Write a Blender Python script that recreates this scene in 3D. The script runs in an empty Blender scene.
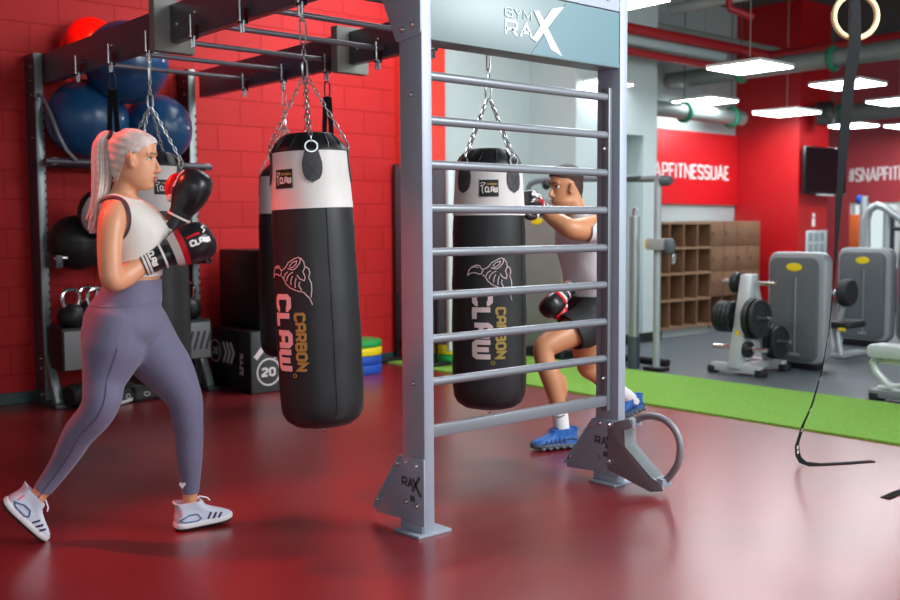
import bpy, bmesh, math, random
from mathutils import Vector as V, Matrix

sc = bpy.context.scene
C = sc.collection
PI = math.pi
random.seed(7)

# ------------------------------------------------------------------ camera
# rig frame: X runs along the ladder (right and away), Y along the overhead beams (left and away)
RIGHT = V((0.75612826, -0.65439746, -0.00583275))
UP = V((0.05126255, 0.05034155, 0.9974156))
FWD = V((0.6524126, 0.75447312, -0.07161076))
cam = bpy.data.cameras.new('camera')
cam_o = bpy.data.objects.new('camera', cam)
C.objects.link(cam_o)
cam_o.matrix_world = Matrix(((RIGHT.x, UP.x, -FWD.x, 0), (RIGHT.y, UP.y, -FWD.y, 0), (RIGHT.z, UP.z, -FWD.z, 1.25), (0, 0, 0, 1)))
cam.sensor_width = 36
cam.lens = 40.25
cam.clip_start = 0.05
cam.clip_end = 200
cam.dof.use_dof = True
cam.dof.focus_distance = 4.55
cam.dof.aperture_fstop = 2.0
sc.camera = cam_o

# ------------------------------------------------------------------ world and exposure
w = bpy.data.worlds.new('daylight')
sc.world = w
w.use_nodes = True
bg = w.node_tree.nodes['Background']
bg.inputs[0].default_value = (0.90, 0.97, 1.0, 1)
bg.inputs[1].default_value = 1.0
sc.view_settings.view_transform = 'Standard'
sc.view_settings.look = 'None'
sc.view_settings.gamma = 1
sc.view_settings.use_curve_mapping = False
sc.view_settings.exposure = -0.08
PANEL_EMIT = 32.0


def light(kind, name, loc, target, energy, color=(1, 1, 1), size=1.0, spot=60, blend=0.5, size_y=None):
    d = bpy.data.lights.new(name, kind)
    d.energy = energy
    d.color = color
    if kind == 'AREA':
        d.size = size
        if size_y:
            d.shape = 'RECTANGLE'
            d.size_y = size_y
    if kind == 'SPOT':
        d.spot_size = math.radians(spot)
        d.spot_blend = blend
        d.shadow_soft_size = size
    o = bpy.data.objects.new(name, d)
    C.objects.link(o)
    o.location = loc
    o.rotation_euler = (V(target) - V(loc)).to_track_quat('-Z', 'Y').to_euler()
    return o


light('SPOT', 'red_stage_lamp', (0.75, 4.95, 2.8), (1.57, 3.98, 1.3), 300, (1, 0.06, 0.04), 0.06, 45, 0.6)
light('SPOT', 'red_wall_lamp', (2.35, 5.6, 3.4), (2.90, 7.25, 2.62), 240, (1, 0.10, 0.03), 0.02, 14, 0.5)
light('AREA', 'front_window_light', (5.6, -2.6, 2.4), (4.6, 4.0, 1.0), 95, (0.93, 0.97, 1.0), 4.0, size_y=2.4)
light('AREA', 'camera_side_fill', (-0.6, -1.6, 2.3), (2.6, 4.2, 1.1), 35, (0.95, 0.97, 1.0), 2.2, size_y=1.6)  # added fill lamp out of view, lifts the bags and left faces
light('AREA', 'gym_side_window_light', (10.5, -3.4, 2.2), (9.0, 5.0, 1.0), 60, (0.93, 0.98, 1.0), 6.0, size_y=2.6)
light('AREA', 'rig_wall_fill', (5.2, 5.9, 3.5), (5.0, 7.0, 0.6), 90, (0.97, 0.99, 1.0), 1.8, size_y=1.8)  # unseen lamp added to brighten the right part of the block wall
light('AREA', 'front_post_fill', (4.3, 0.7, 3.1), (3.0, 3.3, 0.9), 165, (0.97, 0.99, 1.0), 1.6, size_y=1.6)  # unseen lamp added close to the posts to brighten their right faces


# ------------------------------------------------------------------ materials
def lin(h):
    h = h.lstrip('#')
    out = []
    for i in (0, 2, 4):
        c = int(h[i:i + 2], 16) / 255
        out.append(c / 12.92 if c <= 0.04045 else ((c + 0.055) / 1.055) ** 2.4)
    return (*out, 1)


MATS = {}


def mat(name, color, rough=0.5, metal=0.0, noise=None, bump=None, emit=None, spec=0.5, coat=0.0, coatr=0.12, trans=0.0, sheen=0.0, sss=0.0):
    """noise=(second colour, scale, amount); bump=(scale, strength, distance)"""
    if name in MATS:
        return MATS[name]
    m = bpy.data.materials.new(name)
    m.use_nodes = True
    nt = m.node_tree
    b = nt.nodes['Principled BSDF']
    b.inputs['Base Color'].default_value = lin(color)
    b.inputs['Roughness'].default_value = rough
    b.inputs['Metallic'].default_value = metal
    b.inputs['Specular IOR Level'].default_value = spec
    b.inputs['Coat Weight'].default_value = coat
    b.inputs['Coat Roughness'].default_value = coatr
    b.inputs['Transmission Weight'].default_value = trans
    b.inputs['Sheen Weight'].default_value = sheen
    if sss:
        b.inputs['Subsurface Weight'].default_value = sss
        b.inputs['Subsurface Radius'].default_value = (0.012, 0.005, 0.003)
    tc = nt.nodes.new('ShaderNodeTexCoord')
    if noise:
        c2, scale, amt = noise
        n = nt.nodes.new('ShaderNodeTexNoise')
        n.inputs['Scale'].default_value = scale
        n.inputs['Detail'].default_value = 5
        nt.links.new(tc.outputs['Object'], n.inputs['Vector'])
        r = nt.nodes.new('ShaderNodeMapRange')
        r.inputs['From Min'].default_value = 0.35
        r.inputs['From Max'].default_value = 0.65
        r.inputs['To Max'].default_value = amt
        nt.links.new(n.outputs['Fac'], r.inputs['Value'])
        mx = nt.nodes.new('ShaderNodeMix')
        mx.data_type = 'RGBA'
        mx.inputs['A'].default_value = lin(color)
        mx.inputs['B'].default_value = lin(c2)
        nt.links.new(r.outputs['Result'], mx.inputs['Factor'])
        nt.links.new(mx.outputs['Result'], b.inputs['Base Color'])
    if bump:
        scale, st, dist = bump
        n = nt.nodes.new('ShaderNodeTexNoise')
        n.inputs['Scale'].default_value = scale
        n.inputs['Detail'].default_value = 4
        nt.links.new(tc.outputs['Object'], n.inputs['Vector'])
        bp = nt.nodes.new('ShaderNodeBump')
        bp.inputs['Strength'].default_value = st
        bp.inputs['Distance'].default_value = dist
        nt.links.new(n.outputs['Fac'], bp.inputs['Height'])
        nt.links.new(bp.outputs['Normal'], b.inputs['Normal'])
    if emit:
        b.inputs['Emission Color'].default_value = lin(emit[0])
        b.inputs['Emission Strength'].default_value = emit[1]
    MATS[name] = m
    return m


def block_mat(name, c1, c2, mortar):
    m = bpy.data.materials.new(name)
    m.use_nodes = True
    nt = m.node_tree
    b = nt.nodes['Principled BSDF']
    tc = nt.nodes.new('ShaderNodeTexCoord')
    mp = nt.nodes.new('ShaderNodeMapping')
    mp.inputs['Rotation'].default_value = (PI / 2, 0, 0)
    nt.links.new(tc.outputs['Object'], mp.inputs['Vector'])
    br = nt.nodes.new('ShaderNodeTexBrick')
    br.inputs['Color1'].default_value = lin(c1)
    br.inputs['Color2'].default_value = lin(c2)
    br.inputs['Mortar'].default_value = lin(mortar)
    br.inputs['Scale'].default_value = 1.0
    br.inputs['Mortar Size'].default_value = 0.006
    br.inputs['Mortar Smooth'].default_value = 0.4
    br.inputs['Brick Width'].default_value = 0.42
    br.inputs['Row Height'].default_value = 0.21
    nt.links.new(mp.outputs['Vector'], br.inputs['Vector'])
    n = nt.nodes.new('ShaderNodeTexNoise')
    n.inputs['Scale'].default_value = 14
    n.inputs['Detail'].default_value = 6
    nt.links.new(tc.outputs['Object'], n.inputs['Vector'])
    ma = nt.nodes.new('ShaderNodeMath')
    ma.operation = 'MULTIPLY_ADD'
    nt.links.new(n.outputs['Fac'], ma.inputs[0])
    ma.inputs[1].default_value = 0.5
    inv = nt.nodes.new('ShaderNodeMath')
    inv.operation = 'SUBTRACT'
    inv.inputs[0].default_value = 1
    nt.links.new(br.outputs['Fac'], inv.inputs[1])
    nt.links.new(inv.outputs[0], ma.inputs[2])
    bp = nt.nodes.new('ShaderNodeBump')
    bp.inputs['Strength'].default_value = 0.7
    bp.inputs['Distance'].default_value = 0.011
    nt.links.new(ma.outputs[0], bp.inputs['Height'])
    nt.links.new(bp.outputs['Normal'], b.inputs['Normal'])
    mx = nt.nodes.new('ShaderNodeMix')
    mx.data_type = 'RGBA'
    mx.blend_type = 'MULTIPLY'
    mx.inputs['Factor'].default_value = 0.25
    nt.links.new(br.outputs['Color'], mx.inputs['A'])
    nt.links.new(n.outputs['Color'], mx.inputs['B'])
    nt.links.new(br.outputs['Color'], b.inputs['Base Color'])
    b.inputs['Roughness'].default_value = 0.6
    b.inputs['Specular IOR Level'].default_value = 0.22
    return m


# ------------------------------------------------------------------ mesh helpers
class MB:
    def __init__(self):
        self.bm = bmesh.new()

    def box(self, x0, x1, y0, y1, z0, z1, bev=0.0):
        vs = [self.bm.verts.new((x, y, z)) for z in (z0, z1) for y in (y0, y1) for x in (x0, x1)]
        fs = [self.bm.faces.new([vs[i] for i in q]) for q in ((0, 2, 3, 1), (4, 5, 7, 6), (0, 1, 5, 4), (2, 6, 7, 3), (0, 4, 6, 2), (1, 3, 7, 5))]
        if bev:
            es = list({e for f in fs for e in f.edges})
            bmesh.ops.bevel(self.bm, geom=es, offset=bev, segments=2, affect='EDGES', profile=0.5)
        return self

    def rbox(self, x0, x1, y0, y1, z0, z1, r, axis='z', seg=6, bev=0.0):
        """box with rounded vertical (or other axis) edges"""
        a0, a1, b0, b1, c0, c1 = {'z': (x0, x1, y0, y1, z0, z1), 'x': (y0, y1, z0, z1, x0, x1), 'y': (z0, z1, x0, x1, y0, y1)}[axis]
        pts = []
        for cx, cy, s in ((a1 - r, b1 - r, 0), (a0 + r, b1 - r, 1), (a0 + r, b0 + r, 2), (a1 - r, b0 + r, 3)):
            for i in range(seg + 1):
                t = (s + i / seg) * PI / 2
                pts.append((cx + r * math.cos(t), cy + r * math.sin(t)))
        def P(a, b, c):
            return {'z': (a, b, c), 'x': (c, a, b), 'y': (b, c, a)}[axis]
        if bev:
            cx, cy = (a0 + a1) / 2, (b0 + b1) / 2
            hw, hh = (a1 - a0) / 2, (b1 - b0) / 2
            def shr(k):
                return [(cx + (p[0] - cx) * (hw - k) / hw, cy + (p[1] - cy) * (hh - k) / hh) for p in pts]
            rings = [[P(*p, c0) for p in shr(bev)], [P(*p, c0 + bev * .3) for p in shr(bev * .3)], [P(*p, c0 + bev) for p in pts],
                     [P(*p, c1 - bev) for p in pts], [P(*p, c1 - bev * .3) for p in shr(bev * .3)], [P(*p, c1) for p in shr(bev)]]
        else:
            rings = [[P(*p, c0) for p in pts], [P(*p, c1) for p in pts]]
        return self.loft(rings)

    def loft(self, rings, caps=True, closed=True):
        bm = self.bm
        vr = [[bm.verts.new(p) for p in r] for r in rings]
        n = len(vr[0])
        for a, b in zip(vr, vr[1:]):
            for i in range(n if closed else n - 1):
                j = (i + 1) % n
                try:
                    bm.faces.new((a[i], a[j], b[j], b[i]))
                except ValueError:
                    pass
        if caps:
            bm.faces.new(list(reversed(vr[0])))
            bm.faces.new(vr[-1])
        return self

    def cyl(self, p0, p1, r0, r1=None, n=16):
        p0, p1 = V(p0), V(p1)
        r1 = r0 if r1 is None else r1
        d = (p1 - p0).normalized()
        e1 = d.orthogonal().normalized()
        e2 = d.cross(e1)
        def ring(c, r):
            return [c + (e1 * math.cos(2 * PI * i / n) + e2 * math.sin(2 * PI * i / n)) * r for i in range(n)]
        return self.loft([ring(p0, r0), ring(p1, r1)])

    def tube(self, pts, r, n=8, closed=False, flat=1.0, up=None):
        pts = [V(p) for p in pts]
        m = len(pts)
        rs = r if isinstance(r, (list, tuple)) else [r] * m
        tang = []
        for i in range(m):
            a = pts[i - 1] if (i > 0 or closed) else pts[0]
            b = pts[(i + 1) % m] if (i < m - 1 or closed) else pts[-1]
            tang.append((b - a).normalized())
        e = V(up) if up else tang[0].orthogonal()
        rings = []
        for i in range(m):
            t = tang[i]
            e = (e - t * e.dot(t)).normalized()
            f = t.cross(e)
            rings.append([pts[i] + (e * math.cos(2 * PI * k / n) + f * math.sin(2 * PI * k / n) * flat) * rs[i] for k in range(n)])
        if closed:
            rings.append(rings[0])
            bm = self.bm
            vr = [[bm.verts.new(p) for p in q] for q in rings[:-1]]
            for i in range(m):
                a, b = vr[i], vr[(i + 1) % m]
                for k in range(n):
                    j = (k + 1) % n
                    bm.faces.new((a[k], a[j], b[j], b[k]))
            return self
        return self.loft(rings)

    def lathe(self, prof, c=(0, 0, 0), n=32, axis='z'):
        c = V(c)
        rings = []
        for r, z in prof:
            ring = []
            for i in range(n):
                t = 2 * PI * i / n
                a, b = max(r, 1e-4) * math.cos(t), max(r, 1e-4) * math.sin(t)
                p = {'z': (a, b, z), 'x': (z, a, b), 'y': (b, z, a)}[axis]
                ring.append(c + V(p))
            rings.append(ring)
        return self.loft(rings)

    def ball(self, c, rx, ry=None, rz=None, n=24, m=14):
        ry = rx if ry is None else ry
        rz = rx if rz is None else rz
        c = V(c)
        rings = []
        for j in range(m + 1):
            t = -PI / 2 + PI * j / m
            k = max(math.cos(t), 1e-3)
            rings.append([c + V((rx * k * math.cos(2 * PI * i / n), ry * k * math.sin(2 * PI * i / n), rz * math.sin(t))) for i in range(n)])
        return self.loft(rings)

    def prism(self, poly, d):
        """poly: list of 3D points (planar), extruded along vector d"""
        d = V(d)
        a = [V(p) for p in poly]
        return self.loft([a, [p + d for p in a]])

    def torus(self, c, R, r, axis='z', n=32, k=8, sx=1.0):
        c = V(c)
        pts = []
        for i in range(n):
            t = 2 * PI * i / n
            a, b = R * sx * math.cos(t), R * math.sin(t)
            pts.append(c + V({'z': (a, b, 0), 'x': (0, a, b), 'y': (a, 0, b)}[axis]))
        return self.tube(pts, r, k, closed=True)

    def link(self, c, d, side, L, W, r):
        """one chain link: stadium ring of length L and width W along d, lying in the plane d/side"""
        c, d, s = V(c), V(d).normalized(), V(side).normalized()
        pts = []
        R = W / 2 - r
        h = L / 2 - r - R
        for i in range(6):
            t = -PI / 2 + PI * i / 5
            pts.append(c + d * (h + R * math.cos(t)) + s * R * math.sin(t))
        for i in range(6):
            t = PI / 2 + PI * i / 5
            pts.append(c + d * (-h + R * math.cos(t)) + s * R * math.sin(t))
        return self.tube(pts, r, 5, closed=True)

    def chain(self, p0, p1, L=0.036, W=0.021, r=0.0033):
        p0, p1 = V(p0), V(p1)
        D = p1 - p0
        pitch = L - 2 * r - 0.002
        n = max(1, round(D.length / pitch))
        d = D.normalized()
        s = d.orthogonal().normalized()
        f = d.cross(s)
        for i in range(n):
            self.link(p0 + D * (i + 0.5) / n, d, s if i % 2 else f, D.length / n + 2 * r + 0.002, W, r)
        return self

    def ribbon(self, pts, wd, fn, h=0.002, step=None, closed=False):
        """stroke of width wd along 2D points, mapped to space by fn(s, t, height)"""
        P = [V((p[0], p[1])) for p in pts]
        if step:
            Q = []
            m = len(P)
            for i in range(m if closed else m - 1):
                a, b = P[i], P[(i + 1) % m]
                k = max(1, int((b - a).length / step))
                Q += [a + (b - a) * j / k for j in range(k)]
            if not closed:
                Q.append(P[-1])
            P = Q
        m = len(P)
        L, R = [], []
        for i in range(m):
            a = P[i - 1] if (i > 0 or closed) else None
            b = P[(i + 1) % m] if (i < m - 1 or closed) else None
            d1 = (P[i] - a).normalized() if a is not None and (P[i] - a).length > 1e-9 else None
            d2 = (b - P[i]).normalized() if b is not None and (b - P[i]).length > 1e-9 else None
            d1 = d1 or d2
            d2 = d2 or d1
            n1, n2 = V((-d1.y, d1.x)), V((-d2.y, d2.x))
            nn = n1 + n2
            nn = nn.normalized() if nn.length > 1e-6 else n1
            k = 1 / max(nn.dot(n1), 0.45)
            L.append(P[i] + nn * wd / 2 * k)
            R.append(P[i] - nn * wd / 2 * k)
        bm = self.bm
        tl = [bm.verts.new(fn(p.x, p.y, h)) for p in L]
        tr = [bm.verts.new(fn(p.x, p.y, h)) for p in R]
        bl = [bm.verts.new(fn(p.x, p.y, 0)) for p in L]
        br = [bm.verts.new(fn(p.x, p.y, 0)) for p in R]
        rng = range(m if closed else m - 1)
        for i in rng:
            j = (i + 1) % m
            for q in ((tl[i], tl[j], tr[j], tr[i]), (bl[i], br[i], br[j], bl[j]), (tl[i], bl[i], bl[j], tl[j]), (tr[i], tr[j], br[j], br[i])):
                try:
                    bm.faces.new(q)
                except ValueError:
                    pass
        if not closed:
            bm.faces.new((tl[0], tr[0], br[0], bl[0]))
            bm.faces.new((tl[-1], bl[-1], br[-1], tr[-1]))
        return self

    def patch(self, s0, s1, t0, t1, fn, h=0.003, ns=8, nt=4, shape=None):
        """curved rectangle (or outline) mapped by fn"""
        g = []
        for j in range(nt + 1):
            row = []
            for i in range(ns + 1):
                u, v = i / ns, j / nt
                s, t = s0 + (s1 - s0) * u, t0 + (t1 - t0) * v
                if shape:
                    s, t = shape(u, v)
                row.append(self.bm.verts.new(fn(s, t, h)))
            g.append(row)
        low = [[self.bm.verts.new(fn(*(shape(i / ns, j / nt) if shape else (s0 + (s1 - s0) * i / ns, t0 + (t1 - t0) * j / nt)), 0)) for i in range(ns + 1)] for j in range(nt + 1)]
        for j in range(nt):
            for i in range(ns):
                self.bm.faces.new((g[j][i], g[j][i + 1], g[j + 1][i + 1], g[j + 1][i]))
                self.bm.faces.new((low[j][i], low[j + 1][i], low[j + 1][i + 1], low[j][i + 1]))
        for i in range(ns):
            self.bm.faces.new((g[0][i], low[0][i], low[0][i + 1], g[0][i + 1]))
            self.bm.faces.new((g[nt][i], g[nt][i + 1], low[nt][i + 1], low[nt][i]))
        for j in range(nt):
            self.bm.faces.new((g[j][0], g[j + 1][0], low[j + 1][0], low[j][0]))
            self.bm.faces.new((g[j][ns], low[j][ns], low[j + 1][ns], g[j + 1][ns]))
        return self

    def build(self, name, material, parent=None, smooth=True, bev=0.0, angle=35):
        bm = self.bm
        bmesh.ops.recalc_face_normals(bm, faces=bm.faces)
        if bev:
            es = [e for e in bm.edges if len(e.link_faces) == 2 and e.calc_face_angle(0) > math.radians(40)]
            bmesh.ops.bevel(bm, geom=es, offset=bev, segments=2, affect='EDGES', profile=0.5, clamp_overlap=True)
        me = bpy.data.meshes.new(name)
        bm.to_mesh(me)
        bm.free()
        if smooth:
            for p in me.polygons:
                p.use_smooth = True
            me.set_sharp_from_angle(angle=math.radians(angle))
        o = bpy.data.objects.new(name, me)
        me.materials.append(material)
        C.objects.link(o)
        if parent is not None:
            o.parent = parent
        return o


def cr_pts(pts, k=6):
    """Catmull-Rom through tuples of any length"""
    out = []
    n = len(pts)
    for i in range(n - 1):
        p0, p1, p2, p3 = pts[max(i - 1, 0)], pts[i], pts[i + 1], pts[min(i + 2, n - 1)]
        for j in range(k):
            t = j / k
            out.append(tuple(0.5 * ((2 * b) + (c - a) * t + (2 * a - 5 * b + 4 * c - d) * t * t + (3 * b - a - 3 * c + d) * t ** 3) for a, b, c, d in zip(p0, p1, p2, p3)))
    out.append(tuple(pts[-1]))
    return out


def tag(o, label=None, cat=None, group=None, kind=None):
    if label:
        o['label'] = label
    if cat:
        o['category'] = cat
    if group:
        o['group'] = group
    if kind:
        o['kind'] = kind
    return o


def thing(name, label, cat, loc=(0, 0, 0), rz=0.0, group=None):
    o = bpy.data.objects.new(name, None)
    o.empty_display_size = 0.1
    C.objects.link(o)
    o.location = loc
    o.rotation_euler = (0, 0, rz)
    return tag(o, label, cat, group)


def kids(o):
    return [c for c in C.objects if c.parent == o]


def dup(o, loc=None, rz=None, label=None, group=None, parent=None):
    c = o.copy()
    C.objects.link(c)
    if parent is not None:
        c.parent = parent
    if loc is not None:
        c.location = loc
    if rz is not None:
        c.rotation_euler = (0, 0, rz)
    if label:
        c['label'] = label
    if group:
        c['group'] = group
    for k in kids(o):
        dup(k, parent=c)
    return c


def planar(o, ex, ey, en):
    """map 2D to a plane through o with axes ex, ey and outward normal en"""
    o, ex, ey, en = V(o), V(ex), V(ey), V(en)
    return lambda s, t, h: o + ex * s + ey * t + en * h


# stroke letters: unit height, given width, polylines
def _box(w, k=0.22):
    return [(k, 0), (w - k, 0), (w, k), (w, 1 - k), (w - k, 1), (k, 1), (0, 1 - k), (0, k)]


GL = {
    'C': (0.7, [[(0.7, 0.78), (0.7, 0.86), (0.56, 1), (0.14, 1), (0, 0.86), (0, 0.14), (0.14, 0), (0.56, 0), (0.7, 0.14), (0.7, 0.22)]]),
    'L': (0.6, [[(0, 1), (0, 0), (0.6, 0)]]),
    'A': (0.72, [[(0, 0), (0, 0.84), (0.15, 1), (0.57, 1), (0.72, 0.84), (0.72, 0)], [(0, 0.42), (0.72, 0.42)]]),
    'a': (0.72, [[(0, 0), (0.36, 1), (0.72, 0)], [(0.13, 0.33), (0.59, 0.33)]]),
    'W': (0.95, [[(0, 1), (0, 0.14), (0.12, 0), (0.83, 0), (0.95, 0.14), (0.95, 1)], [(0.475, 0), (0.475, 0.9)]]),
    'R': (0.68, [[(0, 0), (0, 1), (0.55, 1), (0.68, 0.88), (0.68, 0.55), (0.55, 0.43), (0, 0.43)], [(0.36, 0.43), (0.68, 0)]]),
    'B': (0.68, [[(0, 0), (0, 1), (0.55, 1), (0.66, 0.9), (0.66, 0.62), (0.56, 0.52), (0.68, 0.42), (0.68, 0.1), (0.57, 0), (0, 0)], [(0, 0.52), (0.56, 0.52)]]),
    'O': (0.72, [_box(0.72, 0.16) + [(0.16, 0)]]),
    '0': (0.6, [_box(0.6, 0.16) + [(0.16, 0)]]),
    'N': (0.72, [[(0, 0), (0, 1), (0.72, 0), (0.72, 1)]]),
    'G': (0.75, [[(0.75, 0.84), (0.6, 1), (0.15, 1), (0, 0.84), (0, 0.16), (0.15, 0), (0.75, 0), (0.75, 0.48), (0.4, 0.48)]]),
    'Y': (0.75, [[(0, 1), (0.375, 0.45), (0.75, 1)], [(0.375, 0.45), (0.375, 0)]]),
    'M': (0.85, [[(0, 0), (0, 1), (0.425, 0.25), (0.85, 1), (0.85, 0)]]),
    'S': (0.6, [[(0.6, 0.82), (0.48, 1), (0.12, 1), (0, 0.86), (0, 0.64), (0.12, 0.53), (0.48, 0.47), (0.6, 0.36), (0.6, 0.14), (0.48, 0), (0.12, 0), (0, 0.18)]]),
    'P': (0.6, [[(0, 0), (0, 1), (0.48, 1), (0.6, 0.88), (0.6, 0.56), (0.48, 0.44), (0, 0.44)]]),
    'F': (0.5, [[(0, 0), (0, 1), (0.5, 1)], [(0, 0.52), (0.42, 0.52)]]),
    'I': (0.02, [[(0, 0), (0, 1)]]),
    'T': (0.6, [[(0, 1), (0.6, 1)], [(0.3, 1), (0.3, 0)]]),
    'E': (0.5, [[(0.5, 1), (0, 1), (0, 0), (0.5, 0)], [(0, 0.52), (0.42, 0.52)]]),
    'U': (0.66, [[(0, 1), (0, 0.16), (0.14, 0), (0.52, 0), (0.66, 0.16), (0.66, 1)]]),
    '2': (0.6, [[(0, 0.82), (0.12, 1), (0.48, 1), (0.6, 0.86), (0.6, 0.62), (0, 0.12), (0, 0), (0.6, 0)]]),
    '4': (0.6, [[(0.48, 0), (0.48, 1), (0, 0.3), (0.65, 0.3)]]),
    '#': (0.7, [[(0.18, 0), (0.28, 1)], [(0.46, 0), (0.56, 1)], [(0, 0.33), (0.68, 0.33)], [(0.04, 0.67), (0.72, 0.67)]]),
    'X': (0.75, [[(0, 0), (0.75, 1)], [(0, 1), (0.75, 0)]]),
    'Z': (0.6, [[(0, 1), (0.6, 1), (0, 0), (0.6, 0)]]),
}


def text_width(txt, gap=0.3):
    return sum(GL[c][0] + gap for c in txt) - gap


def write(mb, txt, x0, y0, hgt, wd, fn, length=None, gap=0.3, step=None, h=0.002, shear=0.0):
    """stroke lettering from (x0, y0); wd = stroke width in metres; length squeezes the run"""
    sx = hgt if length is None else (length - wd) / text_width(txt, gap)
    sy = hgt - wd
    x = x0 + wd / 2
    for c in txt:
        wg, lines = GL[c]
        for ln in lines:
            mb.ribbon([(x + px * sx + shear * py * sy, y0 + wd / 2 + py * sy) for px, py in ln], wd, fn, h, step)
        x += (wg + gap) * sx
    return mb


# ------------------------------------------------------------------ shared materials
STEEL = mat('grey_powder_coated_steel', '#a0a9b9', 0.42, 0.08, noise=('#98a1b1', 6, 0.5))
DARKSTEEL = mat('dark_plum_grey_steel', '#5b5662', 0.34, 0.1, noise=('#524d58', 5, 0.5))
RUNG = mat('grey_rung_steel', '#7c828a', 0.34, 0.25)
ZINC = mat('zinc_chain', '#c9d2d2', 0.28, 0.9)
CHROME = mat('bright_chrome', '#dfe3e6', 0.16, 1.0)
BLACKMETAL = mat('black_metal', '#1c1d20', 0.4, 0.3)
BLACKLEATHER = mat('black_leather', '#1b1b1e', 0.42, 0, noise=('#242428', 9, 0.6), bump=(90, 0.12, 0.002))
BAGBLACK = mat('bag_black_vinyl', '#232528', 0.45, 0, noise=('#2b2e32', 4, 0.7), bump=(14, 0.15, 0.006))
BAGWHITE = mat('bag_white_vinyl', '#ece9e7', 0.5, 0, noise=('#dedad9', 4, 0.6), bump=(10, 0.25, 0.008))
BAGSTRAP = mat('bag_strap_charcoal', '#43454b', 0.6, 0, bump=(160, 0.2, 0.002))
PRINTWHITE = mat('white_print', '#ece6e4', 0.5)
PRINTPINK = mat('white_vinyl_print', '#e6d3d3', 0.5)
PRINTGOLD = mat('gold_print', '#b59a4e', 0.5)
PRINTRED = mat('red_print', '#c8202a', 0.5)
PRINTDARK = mat('dark_print', '#4c4f58', 0.5)
RUBBER = mat('black_rubber', '#17181a', 0.6, bump=(60, 0.1, 0.002))
# ------------------------------------------------------------------ the setting
def struct(name, mb, m, smooth=False, label=None):
    o = mb.build(name, m, smooth=smooth)
    o['kind'] = 'structure'
    o['category'] = name.split('_')[0]
    o['label'] = label
    return o


RED_FLOOR = mat('red_rubber_floor', '#801b21', 0.27, 0, noise=('#74161c', 1.3, 0.7), bump=(2.0, 0.04, 0.02), spec=0.6, coat=0.65, coatr=0.38)
GREY_FLOOR = mat('speckled_grey_rubber_floor', '#4b5257', 0.5, 0, noise=('#5d656b', 220, 0.7))
WALLRED = mat('painted_red_wall', '#b00a14', 0.45, noise=('#a80812', 3, 0.4))
WALLBRIGHT = mat('painted_bright_red_wall', '#e03a2c', 0.5)
WHITE = mat('painted_white_wall', '#bcc8c9', 0.5, noise=('#b4c1c2', 2, 0.5))
CEIL = mat('grey_sprayed_ceiling', '#4d5653', 0.8)
BLOCK = block_mat('red_painted_blockwork', '#b92426', '#ae1f21', '#a81c1e')

struct('floor', MB().box(-3, 5.62, -3, 7.5, -0.05, 0), RED_FLOOR, label='glossy dark red rubber floor under the boxing rig')
struct('floor_gym', MB().box(5.62, 19, -4, 12, -0.06, -0.004), GREY_FLOOR, label='speckled grey rubber floor beyond the turf lane')
struct('ceiling', MB().box(-3, 19, -4, 12, 4.0, 4.1), CEIL, label='dark grey exposed ceiling above the gym')
struct('wall_back', MB().box(-3, 5.82, 7.5, 7.7, 0, 4.0), BLOCK, label='red painted blockwork wall behind the boxing rig')
struct('wall_pillar', MB().box(5.82, 6.37, 7.42, 7.7, 0, 4.0), WALLBRIGHT, label='bright red pilaster at the end of the blockwork wall')
struct('wall_left_added', MB().box(-1.3, -1.1, -1.0, 7.5, 0, 4.0), WHITE, label='unseen pale side wall added left of the rig')  # unseen wall, added to hold light off the rig's left faces
struct('wall_white', MB().box(6.37, 9.72, 7.5, 7.7, 0, 4.0), WHITE, label='pale grey wall behind the ladder')
struct('wall_rear', MB().box(9.72, 11.38, 7.5, 7.7, 0, 4.0), mat('grey_white_rear_wall', '#a3aeae', 0.5), label='pale wall above and below the red sign panel')
# white partition end right of the ladder, with a recess
pm = MB()
pm.box(7.6, 8.05, 6.85, 7.5, 0, 4.0)
pm.box(8.68, 8.90, 6.85, 7.5, 0, 4.0)
pm.box(8.05, 8.68, 6.85, 7.5, 2.22, 4.0)
pm.box(8.05, 8.68, 7.25, 7.5, 0, 2.22)
struct('wall_partition', pm, WHITE, label='white wall end with a tall recess right of the ladder')
struct('wall_column', MB().box(11.38, 12.08, 6.60, 7.7, 0, 4.0), WALLRED, label='deep red column block between lockers and television')
struct('wall_far', MB().box(12.08, 19, 11.8, 12, 0, 4.0), WALLRED, label='red wall far behind the column')
# far wall with a window band
FX = 15.9
fm = MB()
fm.box(FX, FX + 0.2, -4, 12, 1.62, 4.0)
fm.box(FX, FX + 0.2, -4, 12, 0, 0.55)
fm.box(FX, FX + 0.2, 8.3, 12, 0.55, 1.62)
struct('wall_right', fm, mat('faded_red_wall', '#a8303a', 0.5), label='red far wall with white lettering above a window band')
wf = MB()
for i in range(13):
    y = 8.3 - 0.8 * i
    wf.box(FX + 0.04, FX + 0.12, y - 0.03, y + 0.03, 0.55, 1.62)
wf.box(FX + 0.03, FX + 0.13, -4, 8.3, 1.58, 1.62)
wf.box(FX + 0.03, FX + 0.13, -4, 8.3, 0.55, 0.6)
win = struct('window_1', wf, mat('white_window_frame', '#d8dcdc', 0.4), label='bright window band in the far right wall')
gm = mat('window_glass', '#eef6f2', 0.02, trans=1.0)
MB().box(FX + 0.075, FX + 0.085, -4, 8.3, 0.58, 1.6).build('pane', gm, win, smooth=False)

struct('baseboard_back', MB().box(-1.1, 5.82, 7.475, 7.5, 0, 0.085, 0.004), mat('dark_teal_skirting', '#27403f', 0.45), label='dark skirting strip along the red blockwork wall')
struct('baseboard_white', MB().box(6.37, 9.0, 6.835, 6.85, 0, 0.1).box(6.37, 7.6, 7.485, 7.5, 0, 0.1), mat('black_skirting', '#15181a', 0.5), label='black skirting at the foot of the white wall')

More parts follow.
